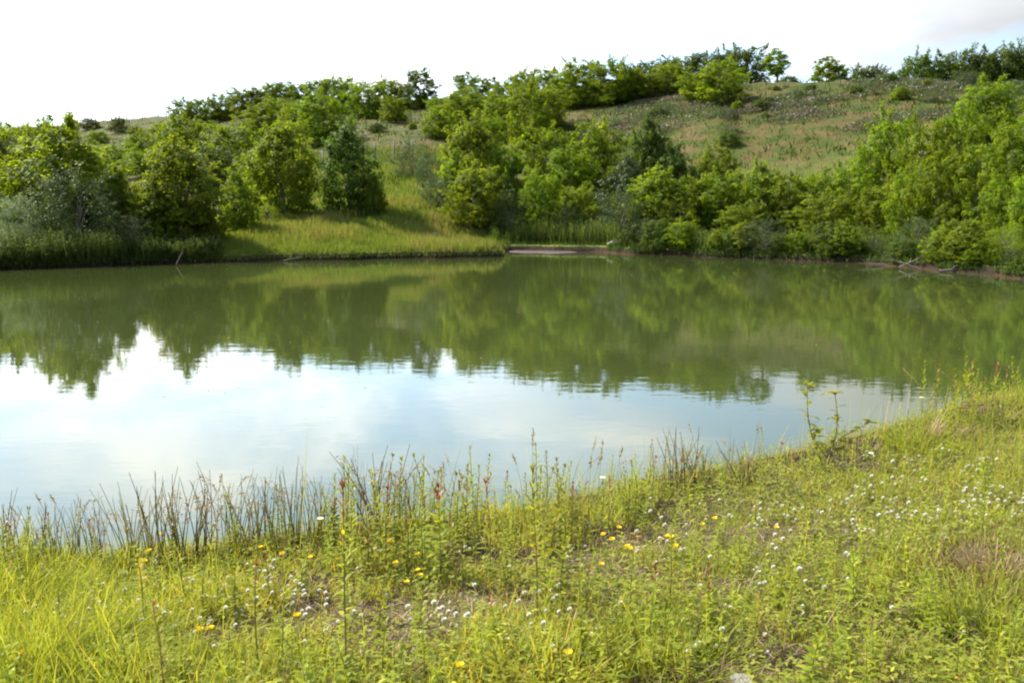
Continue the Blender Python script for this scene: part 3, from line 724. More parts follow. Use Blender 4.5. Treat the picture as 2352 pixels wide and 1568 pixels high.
def fringe(name, lab, pxr, n, hr, matk, seed, tb):
    r = np.random.default_rng(seed); Y = r.uniform(24, 46, n * 40); X = Y * r.uniform((pxr[0] - 1176) / 1936, (pxr[1] - 1176) / 1936, n * 40)
    d = shore_dist(X, Y); k = (d > .02) & (d < .34); X, Y, d = X[k][:n], Y[k][:n], d[k][:n]; m = len(X); Z = np.maximum(ground(X, Y, d), .14)
    k = vnoise(X * .9, Y * .9, seed) + r.normal(0, .3, m) > -.35; X, Y, Z = X[k], Y[k], Z[k]; m = len(X)
    dd = nrm(np.stack([r.normal(0, .35, m), r.normal(-.55, .3, m), np.full(m, .7)], 1))
    v, q, t, al = strips(np.stack([X, Y, Z], 1), dd, rand_side(m, r), r.uniform(*hr, m), r.uniform(.015, .035, m), r.uniform(.4, 1.1, m), (1, .9, .6, .1), np.clip(tb + r.normal(0, .2, m), 0, 1))
    tag(ob(name, mesh_np(name, v, q, M[matk], t, tval=al)), lab, 'grass', kind='stuff')
fringe('overhanging_grass', 'grass hanging over the dark edge of the grassy point', (430, 1170), 2600, (.15, .32), 'fgrass', 53, .4)
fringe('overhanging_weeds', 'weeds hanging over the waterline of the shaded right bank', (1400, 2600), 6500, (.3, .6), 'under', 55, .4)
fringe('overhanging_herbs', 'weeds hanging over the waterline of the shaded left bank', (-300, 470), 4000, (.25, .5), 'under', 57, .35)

# inlet mud bar
def mud_bar():
    a = [on_plane(px, py) for px, py in ((1160, 579.5), (1195, 581.5), (1235, 581), (1262, 583), (1300, 581.5), (1335, 580), (1330, 577), (1290, 575.5), (1230, 576), (1160, 575))]
    pts = np.array(a); c = pts.mean(0); n = len(pts); v = [(c[0], c[1], .035)]; v += [(p[0], p[1], -.02) for p in pts]; v += [tuple(c + (p - c) * .72) + (.03,) for p in pts]
    q = [(1 + i, 1 + (i + 1) % n, 1 + n + (i + 1) % n, 1 + n + i) for i in range(n)]; t = [(0, 1 + n + i, 1 + n + (i + 1) % n) for i in range(n)]
    m = plain_mat('red_mud', (.028, .014, .008), (.06, .034, .021), 3.5, rough=.6)
    tag(ob('mud_bank', mesh_np('mud_bank', v, q, m, tris=t, smooth_=True)), kind='structure')
mud_bar()

r = np.random.default_rng(23); n = 500; Y = r.uniform(9, 38, n); X = Y * r.uniform(-.7, .7, n); k = (shore_dist(X, Y) < -.2) & (vnoise(X * .3, Y * .3, 6) > .0); X, Y = X[k], Y[k]; n = len(X)
a = rand_side(n, r); v, q, t, al = strips(np.stack([X, Y, np.full(n, .006)], 1), a, np.stack([-a[:, 1], a[:, 0], 0 * a[:, 0]], 1), r.uniform(.015, .05, n), r.uniform(.01, .03, n), 0, (.4, 1, .2), r.uniform(.3, 1, n))
tag(ob('floating_debris', mesh_np('floating_debris', v, q, M['thatch'], t, tval=al)), 'tiny pale leaf scraps floating on the pond', 'debris', kind='stuff')
# ------------------------------------------------------------------ guardrail and fence
def box(G, c, s, rz=0.0, mi=0):
    x, y, z = s[0] / 2, s[1] / 2, s[2] / 2
    v = np.array([(-x, -y, -z), (x, -y, -z), (x, y, -z), (-x, y, -z), (-x, -y, z), (x, -y, z), (x, y, z), (-x, y, z)])
    cs, sn = math.cos(rz), math.sin(rz); v = np.stack([v[:, 0] * cs - v[:, 1] * sn, v[:, 0] * sn + v[:, 1] * cs, v[:, 2]], 1) + np.array(c)
    G.add(v, [(0, 3, 2, 1), (4, 5, 6, 7), (0, 1, 5, 4), (1, 2, 6, 5), (2, 3, 7, 6), (3, 0, 4, 7)], mi=mi)
pts = []
for px in np.linspace(175, 425, 15):
    Yc = float(np.interp(px, CP, KY[:, 3])) - 1.5; x = Yc * (px - 1176) / (FPX * 1.02); pts.append((x, Yc, g1(x, Yc)))
e = empty('guardrail', pts[0]); tag(e, 'long pale metal guardrail on posts along the far left hilltop', 'guardrail')
o0 = np.array(pts[0])
v, q = tube([np.array(p) - o0 + (0, 0, .95) for p in pts], .10, 6); g = Geo(); g.add(v, q); ob('rail', g.mesh('rail', M['metal'], True), e)
for p in pts:
    g = Geo(); box(g, (0, 0, .40), (.16, .16, 1.0)); po = ob('post', g.mesh('post', M['metal']), e); po.location = np.array(p) - o0
# farm fence
fp = [(702, 66), (742, 70), (778, 71), (820, 71.5), (862, 72), (906, 72.5), (948, 73)]
P3 = []
for px, Yc in fp:
    x = Yc * (px - 1176) / (FPX * 1.02); P3.append(np.array((x, Yc, g1(x, Yc))))
e = empty('wire_fence', P3[0]); tag(e, 'weathered post and wire fence crossing the slope behind the dark conical tree', 'fence')
for i, p in enumerate(P3):
    g = Geo(); v, q = tube([(0, 0, -.3), (0, 0, .5), (.02, 0, 1.45), (.02, 0, 1.47)], [.09, .085, .08, .01], 7); g.add(v, q)
    po = ob('post', g.mesh('post', M['post'], True), e); po.location = p - P3[0]
for hz in (.45, .85, 1.2):
    v, q = tube([p - P3[0] + (0, 0, hz) for p in P3], .008, 4); g = Geo(); g.add(v, q); ob('wire', g.mesh('wire', M['post']), e)
g = Geo(); v, q = tube([P3[1] - P3[0] + (0, 0, 1.5), P3[2] - P3[0] + (0, 0, 1.62)], .06, 6); g.add(v, q); ob('brace_rail', g.mesh('brace_rail', M['wood'], True), e)

# ------------------------------------------------------------------ stones and dead wood on the far bank
def rock_mesh(seed):
    r = np.random.default_rng(seed); import bmesh
    bm = bmesh.new(); bmesh.ops.create_icosphere(bm, subdivisions=3, radius=1)
    for v in bm.verts:
        c = v.co; k = 1 + .22 * float(vnoise(c.x * 1.7 + seed, c.y * 1.7 + c.z * 2.1, seed)) + .1 * float(vnoise(c.x * 5, c.y * 5 + c.z * 4, seed)); v.co = c * k
    me = bpy.data.meshes.new('rock'); bm.to_mesh(me); bm.free(); me.materials.append(M['rock']); return me
for i, (px, py, Yd, s, lab) in enumerate([(996, 524, 45, (.26, .2, .2), 'grey boulder in the grass right of the clearing'), (1432, 580, 43.2, (.38, .25, .13), 'flat pale rock at the waterline at the right end of the mud'), (1410, 576, 43.6, (.4, .25, .2), 'brown rock just left of the pale waterline rock')]):
    x = x_at(px, py, Yd); o = ob('rock', rock_mesh(i + 3)); o.location = (x, Yd, max(.02, g1(x, Yd)) + s[2] * .3); o.scale = s
    tag(o, lab, 'rock', 'rocks along the far bank')
def branch(name, px, py, ln, ang, lift, lab, seed, rad=.03, n=5, grp='dead branches at the water edge'):
    r = np.random.default_rng(seed); x, Y = on_plane(px, py, .05); z0 = max(g1(x, Y), 0) + .04
    g = Geo(); t = np.linspace(0, 1, 8)
    d = np.array([math.cos(ang), math.sin(ang) * .6, 0]); main = t[:, None] * d * ln; main[:, 2] = lift * np.sin(t * 1.4); main += np.cumsum(r.normal(0, .02, (8, 3)), 0) * ln * .3
    v, q = tube(main, np.linspace(rad, rad * .25, 8), 6); g.add(v, q)
    e = empty(name, (x, Y, z0)); tag(e, lab, 'branch', grp); ob('limb', g.mesh('limb', M['wood'], True), e)
    g = Geo()
    for k in range(n):
        i = r.integers(2, 7); a = ang + r.uniform(-1.2, 1.2); l2 = ln * r.uniform(.2, .45)
        p = main[i] + np.linspace(0, 1, 4)[:, None] * np.array([math.cos(a), math.sin(a) * .5, r.uniform(.1, .8)]) * l2
        v, q = tube(p, np.linspace(rad * .45, rad * .12, 4), 5); g.add(v, q)
    ob('twigs', g.mesh('twigs', M['wood'], True), e)
branch('dead_branch', 2065, 614, 1.6, .25, .45, 'pale forked dead branch lying on the right bank, the largest of the fallen wood', 1)
branch('dead_branch', 2110, 617, 1.3, 2.6, .35, 'dead branch crossing the largest fallen one on the right bank', 2)
branch('dead_branch', 2155, 622, 1.5, .1, .12, 'low dead stick along the mud right of the forked branch', 3, .04)
branch('dead_branch', 2030, 609, 1.0, 3.0, .08, 'short stick at the left end of the fallen wood', 4, .03)
branch('dead_branch', 405, 607, .6, 1.2, .5, 'thin bare twig sticking out of the water under the leaning left tree', 5, .016, 3)
branch('dead_branch', 650, 598, .7, .3, .1, 'small root sticking out of the bank of the grassy point', 6, .02, 3)

# ------------------------------------------------------------------ foreground meadow
r = np.random.default_rng(61)
def soil_mask(X, Y):
    """1 where bare ground shows"""
    m = smooth((vnoise(X * 1.15, Y * 1.15, 71) * .6 + vnoise(X * 3.1, Y * 3.1, 72) * .4 - .27) / .22)
    for px, py, wx, wy in ((1060, 1390, .50, .24), (850, 1475, .28, .18), (1640, 1350, .28, .14), (1700, 1230, .5, .2), (2250, 1290, .25, .2), (560, 1440, .22, .14), (1480, 1240, .3, .2), (300, 1500, .3, .12), (700, 1340, .3, .15)):
        x, y, z = foot(px, py)
        m = np.maximum(m, .97 * smooth(1.35 - np.hypot((X - x) / wx, (Y - y) / wy)))
    return m
def sample_near(n, r, dmin=-.02, yhi=13.5, dmax=99):
    Y = 1.2 * (yhi / 1.2) ** r.uniform(0, 1, n) ; X = (Y + .8) * r.uniform(-.78, .82, n)
    d = shore_dist(X, Y); k = (d > dmin) & (d < dmax); return X[k], Y[k], d[k]
# lawn of blades
G = Geo()
X, Y, d = sample_near(390000, r)
bare = soil_mask(X, Y); clump = vnoise(X * 2.2, Y * 2.2, 73) * .5 + vnoise(X * 6, Y * 6, 74) * .5
keep = r.uniform(0, 1, len(X)) > bare * .93 + .25 * (clump < -.35); X, Y, d, clump, bare = X[keep], Y[keep], d[keep], clump[keep], bare[keep]; n = len(X)
Z = ground(X, Y, d)
lush = vnoise(X * .8, Y * .8, 75)
corner = np.exp(-((X + 1.9) ** 2 + (Y - 2.9) ** 2) / .5) + np.exp(-((X + 2.9) ** 2 + (Y - 4.3) ** 2) / .6) + .8 * np.exp(-((X - 5.0) ** 2 + (Y - 8.3) ** 2) / 1.2)
h = r.gamma(5, .2, n) * (.085 + .035 * clump + .03 * lush + .13 * corner) * (1 - .45 * bare); h = np.clip(h, .02, .42) * (.55 + .45 * smooth(d / .7))
wd = r.uniform(.0022, .0048, n) * (1 + Y * .09)
tint = np.clip(.42 + .16 * clump + .12 * lush - .08 * corner + r.normal(0, .2, n) + .25 * bare, 0, 1)
G.add(*strips(np.stack([X, Y, Z - .01], 1), lean_dir(n, r, .42, (.10, -.02)), rand_side(n, r), h, wd, r.uniform(0, .55, n), (1, .9, .65, .08), tint))
tag(ob('meadow_grass', G.mesh('meadow_grass', M['grass'])), 'short sunlit yellow-green grass covering the near bank', 'grass', kind='stuff')
# thatch
X, Y, d = sample_near(80000, r); n = len(X); Z = ground(X, Y, d)
dirn = nrm(np.stack([r.normal(.3, 1, n), r.normal(0, 1, n), r.uniform(.0, .45, n)], 1))
sdv = nrm(np.cross(dirn, np.array([0, 0, 1.0])) + r.normal(0, .3, (n, 3)))
v, q, t, al = strips(np.stack([X, Y, Z + r.uniform(0, .025, n)], 1), dirn, sdv, r.uniform(.03, .13, n), r.uniform(.0016, .004, n) * (1 + Y * .08), .2, (1, .9, .2), np.clip(r.normal(.5, .3, n), 0, 1))
tag(ob('dry_thatch', mesh_np('dry_thatch', v, q, M['thatch'], t, tval=al)), 'brown dry stalks and litter on the bare patches of the near bank', 'dry grass', kind='stuff')
# clover and small-leaved herbs
G = Geo()
X, Y, d = sample_near(62000, r, .05); bare = soil_mask(X, Y); cp = vnoise(X * .9, Y * .9, 77); k = (r.uniform(0, 1, len(X)) > bare * .8) & (cp + r.normal(0, .3, len(X)) > -.25); X, Y, d = X[k], Y[k], d[k]; n = len(X)
Z = ground(X, Y, d); hz = r.uniform(.015, .10, n)
P0 = np.stack([X, Y, Z + hz], 1); a0 = r.uniform(0, 6.28, n); tt = np.clip(r.normal(.5, .22, n), 0, 1)
for k in range(3):
    a = a0 + k * 2.094; dd = nrm(np.stack([np.cos(a), np.sin(a), r.uniform(-.1, .5, n)], 1)); sdv = nrm(np.cross(dd, np.array([0, 0, 1.0])))
    G.add(*strips(P0, dd, sdv, r.uniform(.010, .019, n) * (1 + Y * .03), r.uniform(.008, .014, n) * (1 + Y * .03), .1, (.3, 1, .6), tt))
tag(ob('clover_leaves', G.mesh('clover_leaves', M['cloverleaf'])), 'low clover and trefoil leaves mixed into the near grass', 'ground cover', kind='stuff')
# small upright leafy herbs that nobody could count
G = Geo()
X, Y, d = sample_near(2500, r, .03); bare = soil_mask(X, Y); k = r.uniform(0, 1, len(X)) > bare * .85; X, Y, d = X[k], Y[k], d[k]; n = len(X); Z = ground(X, Y, d)
h = r.uniform(.10, .26, n); ld = lean_dir(n, r, .12); B = np.stack([X, Y, Z], 1); tt = np.clip(r.normal(.45, .2, n), 0, .92)
G.add(*strips(B, ld, rand_side(n, r), h, .0035, 0, (1, 1, .6), tt))
for k in range(11):
    s = .12 + .88 * k / 10; a = k * 2.4 + r.uniform(0, 6.28, n) * 0 + a0[:n]; dd = nrm(np.stack([np.cos(a), np.sin(a), r.uniform(.3, .9, n)], 1)); sdv = nrm(np.cross(dd, np.array([0, 0, 1.0])))
    G.add(*strips(B + ld * (h * s)[:, None], dd, sdv, r.uniform(.03, .055, n) * (1.15 - .5 * s), r.uniform(.006, .012, n), .35, (.35, 1, .75, .06), np.clip(tt + r.normal(0, .06, n), 0, 1)))
tag(ob('leafy_herbs', G.mesh('leafy_herbs', M['weed'])), 'small leafy herbs mixed densely through the near grass', 'herbs', kind='stuff')

# upright dead stalks
G = Geo(); X, Y, d = sample_near(60000, r, .05); n = len(X); Z = ground(X, Y, d)
G.add(*strips(np.stack([X, Y, Z - .01], 1), lean_dir(n, r, .5, (.15, 0)), rand_side(n, r), r.gamma(4, .25, n) * .10, r.uniform(.0014, .003, n) * (1 + Y * .09), r.uniform(0, .5, n), (1, .9, .6, .1), np.clip(r.normal(.65, .22, n), 0, 1)))
tag(ob('dry_stalks', G.mesh('dry_stalks', M['thatch'])), 'straw-coloured dry stalks standing among the near grass', 'dry grass', kind='stuff')

# fine grass stalks with spikes that nobody could count, along the near water edge
G = Geo()
X, Y, d = sample_near(14000, r, -.05, dmax=.9); X, Y, d = X[:5200], Y[:5200], d[:5200]; n = len(X); Z = ground(X, Y, d)
h = r.gamma(5, .2, n) * np.where(X < -1.2, .17, .27)
G.add(*strips(np.stack([X, Y, Z - .01], 1), lean_dir(n, r, .16, (.05, 0)), rand_side(n, r), h, r.uniform(.003, .006, n), r.uniform(0, .3, n), (1, .9, .6, .08), np.clip(r.normal(.55, .25, n), 0, 1)))
tag(ob('shore_grass', G.mesh('shore_grass', M['grass'])), 'thin taller grass fringing the near water edge', 'grass', kind='stuff')

# ---- tall leafy weeds
def build_weed(seed, red=False, broad=False, n=26):
    r = np.random.default_rng(seed); g = Geo(); gl = Geo(); gt = Geo()
    t = np.linspace(0, 1, 8)[:, None]; bend = r.normal(0, .06, 2)
    main = np.concatenate([t ** 2 * bend, t], 1) + np.concatenate([np.cumsum(r.normal(0, .004, (8, 2)), 0), np.zeros((8, 1))], 1); main[0] = (0, 0, -.03)
    v, q = tube(main, np.linspace(.008, .003, 8), 5); g.add(v, q)
    s = np.linspace(.12, .97, n); p = np.stack([np.interp(s, t[:, 0], main[:, k]) for k in range(3)], 1)
    a = np.arange(n) * 2.4 + r.normal(0, .25, n); el = .35 + .9 * s ** 2 + r.normal(0, .12, n)
    dd = nrm(np.stack([np.cos(a), np.sin(a), el], 1)); sdv = nrm(np.cross(dd, np.array([0, 0, 1.0])) + r.normal(0, .15, (n, 3)))
    ln = (.15 if not broad else .19) * np.sin(math.pi * (s * .75 + .18)) ** .8 * r.uniform(.8, 1.2, n)
    wd = ln * (.2 if not broad else .36)
    top = s > .84
    tint = np.clip(r.normal(.45, .15, n), 0, .88)
    for msk, G_ in ((~top, gl), (top, gt if red else gl)):
        if msk.sum(): G_.add(*strips(p[msk], dd[msk], sdv[msk], ln[msk], wd[msk], .55 * (1 - s[msk]) + .1, (.3, .95, 1, .55, .05), tint[msk]))
    # crown tuft
    m = 9; a = r.uniform(0, 6.28, m); dd = nrm(np.stack([np.cos(a), np.sin(a), r.uniform(1.2, 3, m)], 1)); sdv = nrm(np.cross(dd, np.array([0, 0, 1.0])))
    (gt if red else gl).add(*strips(np.repeat(main[-1:], m, 0), dd, sdv, r.uniform(.05, .085, m), r.uniform(.014, .022, m), .15, (.4, 1, .7, .08), np.clip(r.normal(.5, .2, m), 0, .9)))
    return g.mesh('weed_stem', M['stem'], True), gl.mesh('weed_leaves', M['weed']), (gt.mesh('weed_tip', M['redtip']) if red else None)
wl = [build_weed(200 + i, red=(i % 2 == 0), broad=(i % 3 == 2), n=34 + 5 * (i % 4)) for i in range(8)]
def weed(px, top, base, label, var=0, group='tall leafy weeds on the near bank', wide=1.0):
    x, y, z = foot(px, base); ztop = z_at(top, y); h = max(.12, ztop - z)
    e = empty('leafy_weed', (x, y, z), random.uniform(0, 6.28)); w = min(h, .42) * wide; e.scale = (w * 1.15, w * 1.15, h)
    tag(e, label, 'weed', group); a, b_, c_ = wl[var % 8]
    ob('stem', a, e); ob('leaves', b_, e)
    if c_: ob('tip', c_, e)
    return e
for i, a in enumerate([
    (905, 1098, 1245, 'red-tipped weed standing left of the middle above the water edge', 0),
    (1012, 1112, 1340, 'red-tipped weed right of the middle spiky grasses', 2),
    (1062, 1105, 1300, 'narrow-leaved all-green weed right of the two red-tipped ones', 1),
    (1128, 1112, 1330, 'dull red-tipped weed left of the gap of open water', 4),
    (1178, 1120, 1230, 'small weed at the left side of the open water gap', 6),
    (1232, 1085, 1430, 'tallest narrow-leaved weed right of the open water gap', 3),
    (1262, 1130, 1300, 'bushy green weed touching the tallest narrow one', 5),
    (795, 1128, 1560, 'long dark-stemmed weed reaching from the bottom edge to the water', 6),
    (790, 1215, 1420, 'leafy weed behind the long dark-stemmed one', 1),
    (592, 1306, 1565, 'dark-stemmed weed with maroon leaves at its top, lower left', 4),
    (650, 1355, 1550, 'green weed just right of the maroon-topped one', 1),
    (380, 1385, 1590, 'maroon-leaved weed at the lower left by the grass tuft', 0),
    (295, 1420, 1580, 'green pointed-leaf weed left of the maroon one at lower left', 3),
    (120, 1180, 1290, 'brown-tipped weed by the water at the far left', 6),
    (215, 1195, 1300, 'weed with dark seed knots left of the rush clump', 0),
    (385, 1250, 1330, 'bright weed in front of the dark rush clump', 5),
    (620, 1150, 1250, 'slim weed standing among the rushes left of middle', 7),
    (545, 1195, 1275, 'broad bushy weed right of the dark rush clump', 5),
    (762, 1150, 1260, 'brown-topped weed at the right end of the rushes', 2),
    (1380, 1095, 1210, 'weed beside the daisy at the water edge', 1),
    (1495, 1052, 1180, 'red-tipped weed above the bright bush right of middle', 4),
    (1468, 1080, 1190, 'bright broad-leaved bush at the water edge right of middle', 5),
    (1430, 1085, 1185, 'weed left of the bright broad-leaved bush', 3),
    (1310, 1110, 1220, 'weed between the tall narrow one and the daisy', 6),
    (1660, 1080, 1180, 'pale-topped weed right of the second rush clump', 1),
    (1782, 1020, 1140, 'reddish bushy weed below the sapling, on its left', 4),
    (1820, 1040, 1140, 'reddish-topped weed nearest the sapling on the left', 0),
    (1745, 1050, 1150, 'green weed at the left of the reddish bushy weed', 7),
    (1725, 1165, 1300, 'maroon weed on the bare patch right of middle', 4),
    (1625, 1310, 1440, 'purple-tipped weed by the dark hollow right of middle', 2),
    (1490, 1310, 1500, 'purple-topped tall weed near the bottom middle', 0),
    (1145, 1370, 1520, 'reddish-tipped weed in front of the bare brown patch', 2),
    (1160, 1470, 1640, 'broad-leaved bright weed cut by the bottom edge, middle', 5),
    (1330, 1280, 1420, 'slender green weed beyond the clover at bottom middle', 7),
    (1905, 1110, 1210, 'leafy weed on the open bank below the sapling', 1),
    (2050, 1200, 1330, 'leafy weed amid clover on the right bank', 3),
    (1960, 1260, 1400, 'leafy weed in the right grass below the clover patch', 5),
    (2145, 1330, 1480, 'leafy weed in the lower right grass', 7),
    (2270, 1210, 1340, 'brown-tinged weed near the dry patch at right', 4),
    (1795, 1330, 1500, 'leafy weed in the lower right middle grass', 1),
    (2000, 1420, 1580, 'purple-tipped weed near the bottom right', 6),
    (1395, 1400, 1560, 'pale leafy weed at the bottom middle', 3),
    (1860, 1440, 1600, 'broad-leaved weed at the bottom right of middle', 5),
    (960, 1320, 1450, 'small weed left of the bare brown patch', 7),
    (880, 1400, 1590, 'green weed near the bottom, right of the long dark stem', 3),
    (500, 1290, 1400, 'green weed among white clover at left', 1),
    (140, 1340, 1470, 'green weed beside the left grass tuft', 7),
    (2320, 1380, 1540, 'leafy weed near the lower right corner', 3),
    (2230, 1450, 1620, 'green weed cut by the bottom edge at right', 1),
    (690, 1260, 1370, 'small weed among yellow flowers at left middle', 5)]):
    weed(*a[:3], a[3], a[4])
r = np.random.default_rng(83); k = 0
while k < 90:
    px, base = r.uniform(-40, 2400), r.uniform(1150, 1700)
    x, y, z = foot(px, base)
    if shore_dist(np.array([x]), np.array([y]))[0] < .05 or y > 9: continue
    e_h = r.uniform(.16, .36); zt = z + e_h
    # picture row of the top
    top = 784 - FPX * math.tan(math.atan2(zt - ZC, y) + PITCH)
    zone = 'left' if px < 800 else ('middle' if px < 1560 else 'right'); edge_ = base < 1270
    weed(px, top, base, 'small green leafy weed %s the %s of the near bank' % ('by the water at' if edge_ else 'amid the grass at', zone), [1, 3, 5, 7, 1, 3, 6][k % 7], group='small weeds at the %s of the bank' % zone); k += 1

k = 0
while k < 85:
    px = r.choice([r.uniform(760, 1190), r.uniform(1200, 1520), r.uniform(-20, 760), r.uniform(1600, 2352)], p=[.42, .2, .2, .18]); base = r.uniform(1100, 1340) if px < 1520 else r.uniform(980, 1200)
    x, y, z = foot(px, base); d_ = shore_dist(np.array([x]), np.array([y]))[0]
    if d_ < .0 or d_ > (1.3 if 760 < px < 1520 else .7): continue
    zt = z + r.uniform(.22, .46) * (1.1 if 760 < px < 1300 else .8); top = 784 - FPX * math.tan(math.atan2(zt - ZC, y) + PITCH)
    zone = 'left' if px < 760 else ('middle' if px < 1600 else 'right')
    weed(px, top, base, 'slender leafy weed in the thicket along the %s part of the near shore' % zone, int(r.choice([1, 3, 7, 1, 3, 4, 6, 7])), group='weed thicket along the %s shore' % zone); k += 1

for i in range(34):
    px = r.uniform(2080, 2380); base = float(np.interp(px, [2080, 2380], [985, 925])) + r.uniform(0, 55)
    x, y, z = foot(px, base)
    if shore_dist(np.array([x]), np.array([y]))[0] < .03: continue
    zt = z + r.uniform(.25, .6); top = 784 - FPX * math.tan(math.atan2(zt - ZC, y) + PITCH)
    weed(px, top, base, 'tall leafy weed on the brow of the right bank above the water', int(r.choice([1, 3, 4, 5, 7, 0])), group='tall weeds on the brow of the right bank')
# ---- rush clumps
def build_rush(seed, n=26, knots=True):
    r = np.random.default_rng(seed); g = Geo(); gs = Geo()
    a = r.uniform(0, 6.28, n); rr = r.uniform(0, .09, n); b = np.stack([np.cos(a) * rr, np.sin(a) * rr, np.full(n, -.05)], 1)
    ld = lean_dir(n, r, .06); h = r.uniform(.62, 1.0, n)
    for k in range(n):
        p = b[k] + np.linspace(0, 1, 5)[:, None] * ld[k] * h[k] + (np.linspace(0, 1, 5)[:, None] ** 2) * np.array([r.normal(0, .05), r.normal(0, .05), 0])
        v, q = tube(p, np.linspace(.0032, .0010, 5), 4); g.add(v, q, r.uniform(.05, 1))
        if knots and r.uniform() < .6:
            c = p[3] + (p[4] - p[3]) * r.uniform(-.6, .5)
            m = 10; off = r.normal(0, 1, (m, 3)) * (.011, .011, .018); dd = nrm(r.normal(0, 1, (m, 3))); g.add(*strips(c + off, dd, nrm(np.cross(dd, r.normal(0, 1, (m, 3)))), .016, .008, 0, (.5, 1, .4), .3), mi=1)
    return g.mesh('rush_clump', [M['rush'], M['seed']])
rl = [build_rush(300 + i, n=15 + 5 * (i % 3)) for i in range(5)]
def rush(px, top, base, label, var, wide=1.0, group='rush clumps at the near water edge'):
    x, y, z = foot(px, base); h = max(.2, z_at(top - 22, y) - z)
    e = ob('rush_clump', rl[var % 5]); e.location = (x, y, z); e.rotation_euler = (0, 0, random.uniform(0, 6.28)); e.scale = (wide, wide, h); tag(e, label, 'rushes', group)
for i, a in enumerate([
    (8, 1130, 1300, 'rush clump at the very left edge, tan and tall', 1.2), (100, 1165, 1290, 'thin rush clump second from the left edge', .9), (172, 1160, 1295, 'thin rush clump with one leaning stem left of the dark clump', .9),
    (228, 1130, 1300, 'dark narrow rush left of the dark clump', .7), (300, 1130, 1290, 'sparse rushes touching the dark clump', 1.0), (348, 1070, 1305, 'tallest dark rush clump at the left', 1.2), (398, 1100, 1300, 'rush clump right half of the dark group', 1.1), (450, 1095, 1285, 'fanning rushes at the right of the dark group', 1.5),
    (535, 1095, 1255, 'straight rushes first in the middle row', 1.1), (575, 1105, 1250, 'straight rushes second in the middle row', 1.0), (625, 1085, 1245, 'straight rushes third in the middle row', 1.1), (678, 1070, 1240, 'tall rushes fourth in the middle row', 1.1), (728, 1110, 1235, 'short rushes fifth in the middle row', 1.0),
    (822, 1022, 1225, 'dark upright rush with curled top left of the red-tipped weed', .6), (868, 1040, 1225, 'green rushes leaning right beside the curled dark one', 1.6), (950, 1080, 1215, 'rushes amid the orange seed spikes', 1.3), (1560, 990, 1120, 'tall tan rush clump right of middle', 1.3), (1600, 1030, 1115, 'green rushes right of the tall tan clump', 1.1), (1530, 1040, 1130, 'low rushes left of the tall tan clump', 1.0), (1700, 1030, 1110, 'thin rushes left of the reddish bushy weed', 1.2)]):
    rush(a[0], a[1], a[2], a[3], i, a[4])

# ---- single grasses with seed spikes
def build_spike(seed, droopy=False):
    r = np.random.default_rng(seed); g = Geo(); gs = Geo()
    bend = r.uniform(.05, .25) * (2 if droopy else 1); t = np.linspace(0, 1, 9)
    p = np.stack([bend * t ** 2.5, 0 * t, t * (1 - .0 * t)], 1); p[0, 2] = -.02
    v, q = tube(p, np.linspace(.0022, .0011, 9), 4); g.add(v, q, .6)
    m = 46; s = r.uniform(.86, 1.02, m); c = np.stack([bend * s ** 2.5, 0 * s, s], 1); prof = np.sqrt(np.clip(1 - ((s - .94) / .085) ** 2, .05, 1))
    c[:, :2] += r.normal(0, .0035, (m, 2)) * prof[:, None]
    dd = nrm(r.normal(0, .45, (m, 3)) + np.array([bend * 2, 0, 1])); gs.add(*strips(c, dd, nrm(np.cross(dd, r.normal(0, 1, (m, 3)))), .020, .007 * prof, 0, (.6, 1, .2), np.clip(r.normal(.5, .25, m), 0, 1)))
    return g.mesh('spike_stem', M['fstem']), gs.mesh('spike_head', M['seed'])
sl = [build_spike(400 + i, i % 3 == 2) for i in range(6)]
sp_n = [0]
def spike(px, top, base, label, group, rz=None):
    x, y, z = foot(px, base); h = max(.15, z_at(top, y) - z); e = empty('seed_grass', (x, y, z), random.uniform(0, 6.28) if rz is None else rz); e.scale = (.8, .8, h)
    tag(e, label, 'grass stem', group); a, b_ = sl[sp_n[0] % 6]; sp_n[0] += 1; ob('stem', a, e); ob('seed_head', b_, e)
spike(1222, 996, 1240, 'tallest single seed spike standing over the middle of the water', 'single seed spikes', 1.5)
r = np.random.default_rng(91)
for i in range(26): spike(r.uniform(885, 1110), r.uniform(1055, 1150), r.uniform(1180, 1260), 'orange-tan seed spike in the group left of the open water gap', 'seed spikes left of the gap')
for i in range(14): spike(r.uniform(1190, 1420), r.uniform(1030, 1130), r.uniform(1170, 1240), 'thin seed spike right of the open water gap', 'seed spikes right of the gap')
for i in range(14): spike(r.uniform(500, 800), r.uniform(1080, 1170), r.uniform(1210, 1270), 'tan seed spike among the middle rushes', 'seed spikes in the rushes')
for i in range(20): spike(r.uniform(2110, 2370), r.uniform(865, 950), r.uniform(985, 1050), 'tan seed spike at the top of the right bank', 'seed spikes on the right bank')
for i in range(14): spike(r.uniform(1560, 2080), r.uniform(965, 1060), r.uniform(1050, 1120), 'thin seed spike over the water right of the tan rushes', 'seed spikes by the sapling')
for i in range(10): spike(r.uniform(0, 300), r.uniform(1120, 1230), r.uniform(1270, 1330), 'tan seed spike at the left water edge', 'seed spikes at the left edge')

